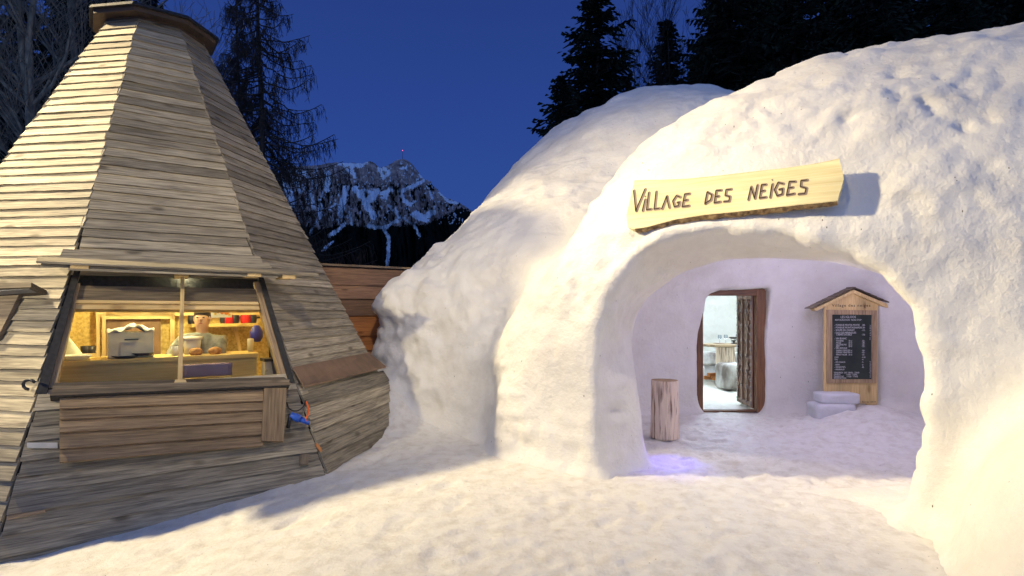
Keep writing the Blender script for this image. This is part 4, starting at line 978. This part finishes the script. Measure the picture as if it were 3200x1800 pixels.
# door: frame and studded leaf
def door():
    t = empty('wooden_door', (3.4, 8.85, 0), 'dark brown studded wooden door standing open in its frame in the back wall', 'door')
    Yf = 8.86
    def X(px): return (px-1600)/FP*Yf
    mb = MB(); mb.box(((X(2150)+X(2197))/2, Yf+.05, .93), (X(2197)-X(2150), .12, 2.05), None, .2); mb.box(((X(2364)+X(2415))/2, Yf+.05, .93), (X(2415)-X(2364), .12, 2.05), None, .7)
    mb.box(((X(2197)+X(2364))/2, Yf+.05, EYE+(964-908)/FP*Yf), (X(2364)-X(2197), .115, .16), None, .5); mb.box(((X(2198)+X(2364))/2, Yf+.05, .0), (X(2364)-X(2198), .115, .03), None, .5)
    mb.build('door_frame', M['darkwood'], t, bevel=.006)
    x0, y0, x1, y1 = X(2362), 8.98, 3.83, 9.64
    a = Vector((x0, y0, 0)); b = Vector((x1, y1, 0)); d = (b-a).normalized(); n = Vector((-d.y, d.x, 0)); Lw = (b-a).length
    if n.x > 0: n = -n
    R = Matrix(((d.x, n.x, 0), (d.y, n.y, 0), (0, 0, 1)))
    def lb(mb, u, z, w, h, o, th, r=None): mb.box(a+d*u+n*(o+th/2)+ZV*z, (w, th, h), R, r)
    mb = MB(); lb(mb, Lw/2, .93, Lw, 1.82, -.045, .045); lf = mb.build('door_leaf', M['darkwood'], t, bevel=.004)
    mb = MB()
    for u in (.02, Lw*.33, Lw*.67, Lw-.02): lb(mb, u, .93, .06, 1.80, .001, .018)
    for z in (.08, 1.78): lb(mb, Lw/2, z, Lw, .06, .002, .019)
    for zc in (1.62, 1.30, .72, .42):
        for s_ in (-1, 1):
            for u0 in (.2, .55):
                c = a+d*(u0*Lw/.75+.02)+n*.012+ZV*zc; Rr = R @ Matrix.Rotation(s_*.9, 3, 'Y'); mb.box(c, (.26, .018, .035), Rr)
    mb.build('lattice', wood('lattice_oak', (.16, .09, .06), (.40, .26, .19), .3, .6), lf)
    mb = MB()
    for i in range(15):
        z = .10+i*.122
        for u in (.03, Lw*.34, Lw*.66, Lw-.03):
            if (i % 2 == 0) or u in (.03, Lw-.03):
                c = a+d*u+n*.018+ZV*z; mb.tube([c, c+n*.010, c+n*.018], [.036, .028, .008], 8)
    mb.build('iron_studs', noisy('worn_studs', (.28, .23, .21), (.42, .36, .33), 30, .5, .1, metal=.3), lf, True)
    mb = MB(); c = a+d*(Lw-.10)+n*.03+ZV*.98; mb.tube([c, c+n*.03], .012, 8); mb.tube([c+n*.03, c+n*.03-d*.10-ZV*.01], .010, 8); mb.build('handle', M['black'], lf, True)
door()
# ------------------------------------------------------------------ dining room beyond the door
def dining():
    ts = U(2267, 1200, 12.1)
    t = empty('log_table', (ts.x, 12.1, 0), 'thick plank table on a log stump in the room beyond the door', 'table')
    rough_log('x', (ts.x, 12.1, -.02), .19, .80, '', '', t)
    mb = MB(); R = Matrix.Rotation(.12, 3, 'Z')
    for i, (dx, dy, w) in enumerate(((-.02, -.30, 1.0), (.05, -.05, 1.25), (0, .2, 1.35), (.1, .42, 1.15))): mb.box((ts.x+dx+.12, 12.1+dy, .83-.008*i), (w, .23, .05), R)
    mb.build('table_top', M['plank_new'], t, bevel=.006)
    ttop = .855
    def stem_glass(px, Y, lab):
        p = U(px, 1080, Y); p.z = ttop; mb = MB(); mb.lathe([(.035, 0), (.005, .006), (.004, .085), (.02, .10), (.038, .13), (.036, .165), (.030, .185)], p, 16, .5)
        tag(mb.build('wine_glass', M['glassware'], None, True), lab, 'glass', 'wine glasses on the log table')
    stem_glass(2249, 12.05, 'stemmed wine glass at the left of the log table'); stem_glass(2268, 12.15, 'stemmed wine glass in the middle of the log table'); stem_glass(2305, 12.35, 'stemmed wine glass behind the black fondue burner')
    p = U(2293, 1080, 11.95); p.z = ttop; b = empty('fondue_burner', tuple(p), 'black iron fondue burner with a shallow dish on the log table', 'burner')
    mb = MB(); mb.lathe([(.06, 0), (.06, .01), (.02, .02), (.025, .05), (.045, .07), (.03, .08), (.0, .08)], p); mb.build('burner_foot', M['black'], b, True)
    mb = MB(); mb.lathe([(0, .105), (.06, .11), (.10, .135), (.105, .145), (.095, .142), (.05, .12), (0, .115)], p); mb.build('dish', M['black'], b, True)
    mb = MB()
    for i in range(3):
        a = i*2.1+.4; mb.tube([p+Vector((.03*math.cos(a), .03*math.sin(a), .01)), p+Vector((.06*math.cos(a), .06*math.sin(a), .115))], .004, 6)
    mb.build('bracket', M['black'], b)
    for i, (px, Y) in enumerate(((2246, 11.95), (2312, 12.15))):
        q = U(px, 1080, Y); q.z = ttop; lathe_thing('plate', [(0, .006), (.08, .008), (.12, .02), (.118, .014), (.07, 0), (0, 0)], q, mat('plate_brown%d' % i, (.30, .2, .13), .4), ('brown plate by the wine glasses on the log table', 'brown plate right of the burner on the log table')[i], 'plate', 'plates on the log table')
    def fur(name, c, s, rot, label, cat, seed):
        bm = bmesh.new(); bmesh.ops.create_cube(bm, size=1); bmesh.ops.subdivide_edges(bm, edges=bm.edges[:], cuts=13, use_grid_fill=True); P = []
        for v in bm.verts:
            co = v.co; n = (abs(co.x*2)**6+abs(co.y*2)**6+abs(co.z*2)**6)**(1/6); co = co/n if n else co; P.append((co.x*s[0], co.y*s[1], co.z*s[2]))
        P = np.array(P); d = .035*fbm(P, .22, 3, seed)+.02*np.sin(P[:, 0]*40+seed)*(P[:, 2] < 0); Rm = Matrix.Rotation(rot, 3, 'Z')
        for v, p_, q in zip(bm.verts, P, d): v.co = Rm @ (Vector(p_)+Vector((p_[0], p_[1], 0)).normalized()*q+Vector((0, 0, q*.3)))+Vector(c)
        me = bpy.data.meshes.new(name); bm.to_mesh(me); me.materials.append(M['fur']); me.polygons.foreach_set('use_smooth', [True]*len(me.polygons))
        o = bpy.data.objects.new(name, me); COL.objects.link(o); return tag(o, label, cat)
    q = U(2286, 1205, 11.35); fur('fur_stool', (q.x+.02, 11.35, .26), (.52, .5, .52), .1, 'low seat draped in a grey and white reindeer hide before the table', 'stool', 3)
    q = U(2196, 1190, 11.3); fur('fur_stool', (q.x-.22, 11.5, .26), (.45, .5, .50), .3, 'hide covered seat just showing at the left edge of the doorway', 'stool', 8)
    fur('fur_bench', (4.4, 13.3, .44), (2.8, .55, .30), .05, 'long bench under dark hides along the back of the room', 'bench', 5)
    mb = MB(); mb.box((4.4, 13.35, .14), (2.7, .4, .28), Matrix.Rotation(.05, 3, 'Z')); tag(mb.build('bench_base', M['ice']), 'snow base carrying the hide covered bench', 'bench base')
    mb = MB(); random.seed(5)
    for i in range(5):
        q = U(2222+i*4, 1185, 12.75); mb.box((q.x+.03*i, 12.75-.03*i, .05+.07*(i % 2)), (.30, .10, .08), Matrix.Rotation(.3*i, 3, 'Z'))
    tag(mb.build('firewood', M['orange']), 'few split orange logs under the bench left of the table stump', 'firewood', kind='stuff')
dining()
# ------------------------------------------------------------------ mountain and its mast
def mountain():
    prof = [(200, 700), (500, 690), (700, 655), (800, 590), (860, 548), (905, 520), (960, 518), (1018, 514), (1042, 508), (1090, 510), (1132, 511), (1143, 507), (1156, 503), (1168, 509), (1186, 524), (1205, 521), (1225, 509), (1240, 500), (1258, 496),
            (1272, 500), (1290, 515), (1305, 536), (1325, 560), (1345, 566), (1353, 580), (1375, 600), (1395, 619), (1432, 632), (1470, 655), (1540, 720), (1700, 850), (2400, 930)]
    px = np.concatenate([np.linspace(250, 850, 90), np.linspace(852, 1480, 460), np.linspace(1485, 2300, 60)]); s = np.linspace(0, 1, 300)
    pr = np.interp(px, [p[0] for p in prof], [p[1] for p in prof])
    PX, S = np.meshgrid(px, s, indexing='ij'); PR = pr[:, None]+0*S
    Yd = 1500+1500*S
    crag = fbm(np.stack([PX.ravel()/30, S.ravel()*9, 0*S.ravel()], 1), 1., 5, 3).reshape(S.shape)
    rib = np.abs(fbm(np.stack([PX.ravel()/26+S.ravel()*2, S.ravel()*2.5, 0*S.ravel()+4], 1), 1., 4, 13)).reshape(S.shape)
    Yd = Yd+(crag*170-rib*260)*(1-S)**.35*np.minimum(1, S*3)
    Hr = (HZ-PR)/FP*3000+EYE
    jag = fbm(np.stack([PX.ravel()/5, 0*S.ravel(), 0*S.ravel()], 1), 1., 3, 8).reshape(S.shape)*3/FP*3000*S**8
    Z = -60+(Hr+60)*(S**1.12)+jag; X = (PX-1600)/FP*Yd
    V = np.stack([X.ravel(), Yd.ravel(), Z.ravel()], 1)
    ix = (X/Yd*FP+1600).ravel(); iy = (HZ-(Z-EYE)/Yd*FP).ravel()
    q = np.stack([ix/9, iy/9, 0*ix], 1); jx = ix+5*fbm(q, 1, 3, 5)+1.6*vnoise(q, .2, 4); jy = iy+6*fbm(q, 1, 3, 15)+2*vnoise(q, .2, 6)
    # snow lies in the gullies and on ledges of the real slope
    strokes = [([(1062, 512), (1100, 516), (1130, 517)], 7), ([(1095, 518), (1108, 552)], 5), ([(1068, 514), (1085, 532), (1098, 540)], 4), ([(1022, 538), (1024, 570), (1020, 592)], 9), ([(1080, 588), (1068, 640), (1064, 672)], 10), ([(1045, 640), (1030, 655)], 5),
               ([(1108, 588), (1130, 612), (1145, 640), (1168, 676)], 9), ([(1175, 600), (1158, 622), (1140, 630)], 12), ([(1130, 596), (1172, 600)], 6), ([(1184, 526), (1200, 556)], 6), ([(1200, 526), (1214, 540), (1203, 552)], 5), ([(1196, 605), (1222, 592)], 7), ([(1203, 618), (1212, 600)], 6),
               ([(1215, 640), (1242, 674)], 3.5), ([(1252, 600), (1262, 625), (1280, 640)], 6), ([(1250, 598), (1290, 582), (1322, 566)], 6), ([(1312, 548), (1340, 562)], 4), ([(1292, 668), (1325, 678), (1352, 664)], 9), ([(1300, 680), (1335, 690)], 5), ([(1262, 682), (1300, 712), (1312, 740)], 4),
               ([(1148, 706), (1200, 712), (1240, 690)], 6), ([(1198, 714), (1214, 745), (1213, 800), (1210, 835)], 5), ([(1030, 738), (1076, 702)], 6), ([(1008, 782), (1040, 755)], 3.5), ([(1252, 524), (1270, 525)], 3.5), ([(1372, 600), (1400, 630), (1430, 634)], 4), ([(950, 540), (985, 580)], 6), ([(880, 560), (905, 600), (915, 640)], 10),
               ([(970, 600), (980, 650)], 7), ([(1000, 640), (1000, 680)], 6), ([(905, 535), (940, 600)], 6), ([(1090, 660), (1100, 700)], 3), ([(1344, 600), (1350, 620)], 3), ([(1236, 650), (1246, 680)], 3), ([(990, 690), (970, 730)], 4), ([(1270, 640), (1300, 630)], 3)]
    d = np.full(ix.shape, 1e9)
    for pts, w in strokes:
        for i in range(len(pts)-1):
            a = np.array(pts[i], float); b = np.array(pts[i+1], float); e = b-a; t = np.clip(((jx-a[0])*e[0]+(jy-a[1])*e[1])/(e@e), 0, 1)
            d = np.minimum(d, np.hypot(jx-a[0]-e[0]*t, jy-a[1]-e[1]*t)/w)
    sn = (d < 1).astype(float)
    spk = fbm(np.stack([ix/4.5, iy/7, 0*ix], 1), 1, 3, 61); sn = np.maximum(sn, ((spk > .42) & (iy < 700)).astype(float)*.9)
    fl = np.interp(ix, [600, 900, 1000, 1080, 1150, 1250, 1330, 1380, 1440, 1600], [700, 690, 715, 700, 715, 705, 700, 680, 650, 700])
    tn = fbm(np.stack([ix/7, iy/16, 0*ix], 1), 1, 4, 33)
    fo = (iy > fl+8*fbm(q, .6, 3, 9)).astype(float); fo = np.maximum(fo, ((tn > .16) & (iy > 575)).astype(float))
    fo = np.where((sn > .5) & (iy < fl+200), 0, fo)
    m = mat('mountain_rock', (.2, .2, .2), .95); n, L, b = nodes(m)
    A1 = n.new('ShaderNodeAttribute'); A1.attribute_name = 'snow'; A2 = n.new('ShaderNodeAttribute'); A2.attribute_name = 'forest'
    tc = n.new('ShaderNodeTexCoord'); t = n.new('ShaderNodeTexNoise'); t.inputs['Scale'].default_value = .02; t.inputs['Detail'].default_value = 8; L.new(tc.outputs['Object'], t.inputs[0])
    r = n.new('ShaderNodeValToRGB'); r.color_ramp.elements[0].color = (.14, .12, .115, 1); r.color_ramp.elements[1].color = (.52, .43, .39, 1); r.color_ramp.elements[0].position = .3; r.color_ramp.elements[1].position = .7; L.new(t.outputs['Fac'], r.inputs[0])
    m1 = n.new('ShaderNodeMixRGB'); L.new(A2.outputs['Fac'], m1.inputs[0]); L.new(r.outputs[0], m1.inputs[1]); m1.inputs[2].default_value = (.010, .014, .012, 1)
    m2 = n.new('ShaderNodeMixRGB'); L.new(A1.outputs['Fac'], m2.inputs[0]); L.new(m1.outputs[0], m2.inputs[1]); m2.inputs[2].default_value = (.76, .86, .95, 1); L.new(m2.outputs[0], b.inputs['Base Color'])
    b.inputs['Specular IOR Level'].default_value = 0
    I = np.arange(S.size).reshape(S.shape); Fq = np.stack([I[:-1, :-1], I[1:, :-1], I[1:, 1:], I[:-1, 1:]], -1).reshape(-1, 4)
    tag(np_mesh('mountain', V, Fq, m, None, False, {'snow': sn, 'forest': fo}), kind='structure')
    p = U(1258, 497, 2990); t = empty('summit_mast', tuple(p), 'thin mast with a small red light on the mountain summit', 'mast')
    mb = MB(); mb.tube([p-ZV*5, p+ZV*44], [1.3, .7], 6); mb.build('mast_pole', mat('mast_steel', (.05, .05, .06), .6), t)
    em = mat('red_beacon', (.8, .05, .1), .5); em.node_tree.nodes['Principled BSDF'].inputs['Emission Color'].default_value = (1, .12, .25, 1); em.node_tree.nodes['Principled BSDF'].inputs['Emission Strength'].default_value = 2.5
    mb = MB(); ellipsoid(mb, p+ZV*45, (2.2, 2.2, 2.2), Matrix.Identity(3), 8, 6); mb.build('beacon', em, t, True)
mountain()
# ------------------------------------------------------------------ trees
def spruce_mesh(H, R, seed, dens=1.0, bare=.03):
    rg = np.random.default_rng(seed); V = []; F = []
    def quads(P):   # P: n,4,3
        b = sum(len(x) for x in V); V.append(P.reshape(-1, 3)); F.append(np.arange(len(P)*4).reshape(-1, 4)+b)
    z = H*bare
    while z < H*.995:
        f = 1-z/H; Lb = R*(f**.78)*rg.uniform(.72, 1.15)+.12; nb = int((7+5*f)*dens)
        for k in range(nb):
            a = rg.uniform(0, 2*math.pi); L = Lb*rg.uniform(.55, 1.18); droop = rg.uniform(.10, .38)*(.4+f); zz = z+rg.uniform(-.15, .15)
            n = max(4, int(L/.13)); t = np.linspace(0.04, 1, n); dr = np.array([math.cos(a), math.sin(a), 0]); sd = np.array([-math.sin(a), math.cos(a), 0])
            P = dr*(t*L)[:, None]+np.array([0, 0, 1])*((-droop*np.sin(t*2.4)*L*.8+.22*L*np.maximum(0, t-.6)))[:, None]+np.array([0, 0, zz])
            for s_ in (-1, 1, 0):
                wl = (.10+.34*L*np.sin(np.clip(t*1.05, 0, 1)*math.pi)**.7*.55)*rg.uniform(.5, 1.3, n)
                if s_ == 0: tip = P+dr*(.10+wl*.3)[:, None]*.8+np.array([0, 0, -1])*(wl*.75)[:, None]*rg.uniform(.5, 1.5, n)[:, None]
                else: tip = P+(sd*s_*.9+dr*.65)*wl[:, None]+np.array([0, 0, -1])*(wl*rg.uniform(.1, .9, n))[:, None]
                wd = .05+.03*rg.uniform(0, 1, n); ex = dr*wd[:, None]+np.array([0, 0, 1])*(wd*rg.uniform(-.8, .8, n))[:, None]
                quads(np.stack([P-ex, P+ex, tip+ex*.35, tip-ex*.35], 1))
        z += .30*rg.uniform(.7, 1.2)*(.55+.5*f)
    return np.concatenate(V), np.concatenate(F)
def trunk_me(H, r, name, mt, bend=0):
    mb = MB(); mb.tube([Vector((bend*math.sin(i*.7)*.1, bend*math.cos(i*.9)*.1-.0, H*i/10)) for i in range(11)], [r*(1-.93*i/10) for i in range(11)], 8, r=.5)
    o = mb.build(name, mt, None, True); me = o.data; bpy.data.objects.remove(o); return me
variants = []
for i, (H, R, d) in enumerate(((16, 3.3, 1.0), (16, 2.7, 1.1), (16, 3.8, .95))):
    V, F = spruce_mesh(H, R, 40+i, d); o = np_mesh('crown', V, F, M['needles'], None, False); me = o.data; bpy.data.objects.remove(o)
    variants.append((me, trunk_me(H, .22, 'trunk', M['bark'])))
def put(name, parts, loc, s, rz, label, group, cat='tree', sz=None):
    t = empty(name, loc, label, cat, group, rz); t.scale = (s, s, sz or s)
    for nm, me in parts:
        o = bpy.data.objects.new(nm, me); COL.objects.link(o); o.parent = t
    return t
def spruce(px, ytop, Y, v, wid, rz, label, group='spruces behind the igloo'):
    z = EYE+(HZ-ytop)/FP*Y; sz = z/16
    put('spruce_tree', (('crown', variants[v][0]), ('trunk', variants[v][1])), ((px-1600)/FP*Y, Y, -.3), wid, rz, label, group, sz=sz)
spruce(1868, -70, 24, 0, 1.5, .3, 'tall dark spruce rising above the left dome out of the frame')
spruce(1757, 205, 20.5, 1, .95, 1.2, 'shorter spruce leaning on the tall one at the left of the treeline')
spruce(2081, 38, 27, 1, 1.25, 2.2, 'slim spruce with a pointed top between the bare trees')
spruce(1965, 235, 26, 0, .9, 4.0, 'low spruce filling the gap right of the tall dark one')
spruce(2175, 200, 25, 2, .8, 5.0, 'low spruce right of the slim pointed one above the domes\' dip')
big = [(2285, -230, 22, 2, 1.25), (2390, -420, 27, 0, 1.3), (2480, -330, 21, 0, 1.1), (2600, -260, 24, 2, 1.2), (2720, -380, 20, 1, 1.2), (2840, -300, 23, 0, 1.2), (2960, -240, 20, 2, 1.1), (3080, -360, 24, 1, 1.4), (3200, -300, 20, 0, 1.2),
       (2240, -90, 30, 2, 1.3), (2430, -150, 31, 0, 1.4), (2620, -120, 30, 2, 1.4), (2800, -150, 31, 0, 1.4), (2980, -120, 30, 2, 1.4), (3150, -150, 31, 1, 1.5)]
for i, (x, y, Y, v, w_) in enumerate(big):
    spruce(x, y, Y, v, w_, i*1.3, 'tall black spruce in the dense dark treeline over the right dome', 'dense spruces behind the right dome')
# bare broadleaf trees
def bare_mesh(H, seed, depth=5, spread=.5, r0=.16, twig=.007, up=.25, n0=7):
    rg = random.Random(seed); mb = MB()
    def go(p, d, L, r, lv):
        n = 3 if lv > 1 else 2; pts = [p]; q = p.copy(); dd = d.copy()
        for i in range(n):
            dd = (dd+Vector((rg.uniform(-1, 1), rg.uniform(-1, 1), rg.uniform(-.6, .8)))*.16+Vector((0, 0, up*.12))).normalized(); q = q+dd*(L/n); pts.append(q.copy())
        r1 = max(twig, r*.62); mb.tube(pts, [r+(r1-r)*i/n for i in range(n+1)], 5 if lv > 2 else 3, cap=False, r=.5)
        if lv <= 0: return
        for k in range(rg.choice((3, 4) if lv < 4 else (2, 3))):
            i = rg.randint(1, n); ax = Vector((rg.uniform(-1, 1), rg.uniform(-1, 1), rg.uniform(-.3, .6))).normalized()
            nd = (dd*(1-spread)+ax*spread+Vector((0, 0, up*.4))).normalized(); go(pts[i], nd, L*rg.uniform(.5, .8), r1*rg.uniform(.55, .8), lv-1)
    # leader with limbs
    pts = []; q = Vector((0, 0, 0)); dd = Vector((rg.uniform(-.05, .05), rg.uniform(-.05, .05), 1))
    for i in range(n0+1): pts.append(q.copy()); q = q+(dd+Vector((rg.uniform(-.09, .09), rg.uniform(-.09, .09), 0))).normalized()*H/n0
    rr = [r0*(1-.85*i/n0) for i in range(n0+1)]; mb.tube(pts, rr, 8, r=.5)
    for i in range(1, n0+1):
        for k in range(3 if i > 1 else 1):
            a = rg.uniform(0, 6.28); go(pts[i], Vector((math.cos(a)*.7, math.sin(a)*.7, .75)).normalized(), H*.20*rg.uniform(.7, 1.2)*(1.2-.5*i/n0), rr[i]*.5, depth-2)
    return mb
def bare(px, Y, H, seed, mt, label, group, r0=.16, **k):
    mb = bare_mesh(H, seed, r0=r0, **k); o = mb.build('branches', mt, None, True)
    t = empty('bare_tree', ((px-1600)/FP*Y, Y, -.2), label, 'tree', group); o.parent = t; return t
for i, (px, Y, H, lab) in enumerate(((2010, 25, 12.5, 'leaning bare tree just right of the tall dark spruce'), (2050, 27, 13.8, 'thin bare tree touching the left side of the pointed spruce'), (2130, 26, 14.6, 'thin bare tree just right of the pointed spruce'),
        (2170, 28, 15.5, 'bare tree beside the edge of the dense dark treeline'), (1945, 27, 12.5, 'bare tree half lost in the right branches of the tall dark spruce'))):
    bare(px, Y, H, 100+i, M['twig'], lab, 'bare trees behind the igloo', .10, spread=.38, up=.6)
pale = [(195, 15, 13, 'pale trunked bare tree nearest the left flank of the hut'), (285, 17, 15, 'pale trunked bare tree just left of the hut\'s roof cap'), (60, 14, 12, 'forked pale bare tree at the far left edge'), (395, 18, 15, 'bare tree rising behind the hut\'s roof cap'), (-20, 17, 14, 'bare tree cut by the left border')]
for i, (px, Y, H, lab) in enumerate(pale): bare(px, Y, H, 200+i, M['barkwarm'], lab, 'bare trees behind the hut', .19, spread=.5, up=.35)
for i, (px, y, Y, v, w_, lab) in enumerate(((60, -200, 22, 0, 1.0, 'dark spruce behind the bare trees at the far left'), (330, -380, 26, 2, 1.2, 'dark spruce standing behind the hut\'s roof cap'), (200, -100, 27, 1, 1.2, 'dark spruce between the two others left of the hut'), (-90, -100, 20, 2, 1.0, 'dark spruce cut by the left border'), (470, -160, 29, 1, 1.0, 'dark spruce right behind the hut\'s roof cap'))):
    spruce(px, y, Y, v, w_, i*1.7+.5, lab, 'dark spruces behind the hut')
# bare larch with hanging twigs
def larch(px, Y, H, R, seed, label, bark=.15):
    rg = random.Random(seed); mb = MB(); tw = MB(); zb = H*.12
    trunk = [Vector((.12*math.sin(i*.8+seed), .1*math.cos(i*.6), H*i/12)) for i in range(13)]; mb.tube(trunk, [bark*(1-.92*i/12)+.01 for i in range(13)], 8, r=.5)
    z = H*.22
    while z < H*.985:
        f = 1-z/H; a = rg.uniform(0, 6.283); L = R*min(1, f*1.55)*rg.uniform(.45, 1.1)+.25; d = Vector((math.cos(a), math.sin(a), 0)); sd = Vector((-math.sin(a), math.cos(a), 0))
        base = Vector((trunk[min(12, int(z/H*12))].x, trunk[min(12, int(z/H*12))].y, z)); n = 9; P = []
        dp = rg.uniform(.15, .45); w = rg.uniform(-.3, .3)
        for i in range(n+1):
            t = i/n; P.append(base+d*L*t+ZV*(-dp*L*math.sin(t*2.2)*.7+.25*L*max(0, t-.55))+sd*w*L*t*t+Vector((rg.uniform(-.03, .03),)*3))
        mb.tube(P, [.030*(1-.8*i/n)*(.5+f)+.004 for i in range(n+1)], 4, cap=False, r=.5)
        m = int(L*16)
        for k in range(m):
            t = rg.uniform(.12, 1); i = min(n-1, int(t*n)); p = P[i].lerp(P[i+1], t*n-i); s_ = rg.choice((-1, 1)); ln = rg.uniform(.2, .75)*(.4+.6*L/R)
            q1 = p+(sd*s_*rg.uniform(.1, .7)+d*.5)*ln*.5-ZV*ln*.18; q2 = q1+(sd*s_*.2+d*.2)*ln*.3-ZV*ln*rg.uniform(.3, .8)
            tw.tube([p, q1, q2], [.009, .007, .005], 3, cap=False, r=.5)
            for g in range(3):
                c = q1.lerp(q2, rg.uniform(0, 1)); e = c+Vector((rg.uniform(-.12, .12), rg.uniform(-.12, .12), -rg.uniform(.06, .28))); tw.tube([c, e], [.007, .005], 3, cap=False, r=.5)
        z += rg.uniform(.03, .10)
    t = empty('larch_tree', ((px-1600)/FP*Y, Y, -.2), label, 'tree', 'bare larches by the hut')
    o = mb.build('trunk', M['bark'], None, True); o.parent = t; o = tw.build('twigs', M['twig']); o.parent = t
larch(812, 19, 14.5, 3.3, 3, 'tall bare larch with drooping twigs between the hut and the mountain', .17)
larch(745, 23, 15.5, 2.4, 9, 'slimmer bare larch half hidden behind the hut\'s right slope', .14)
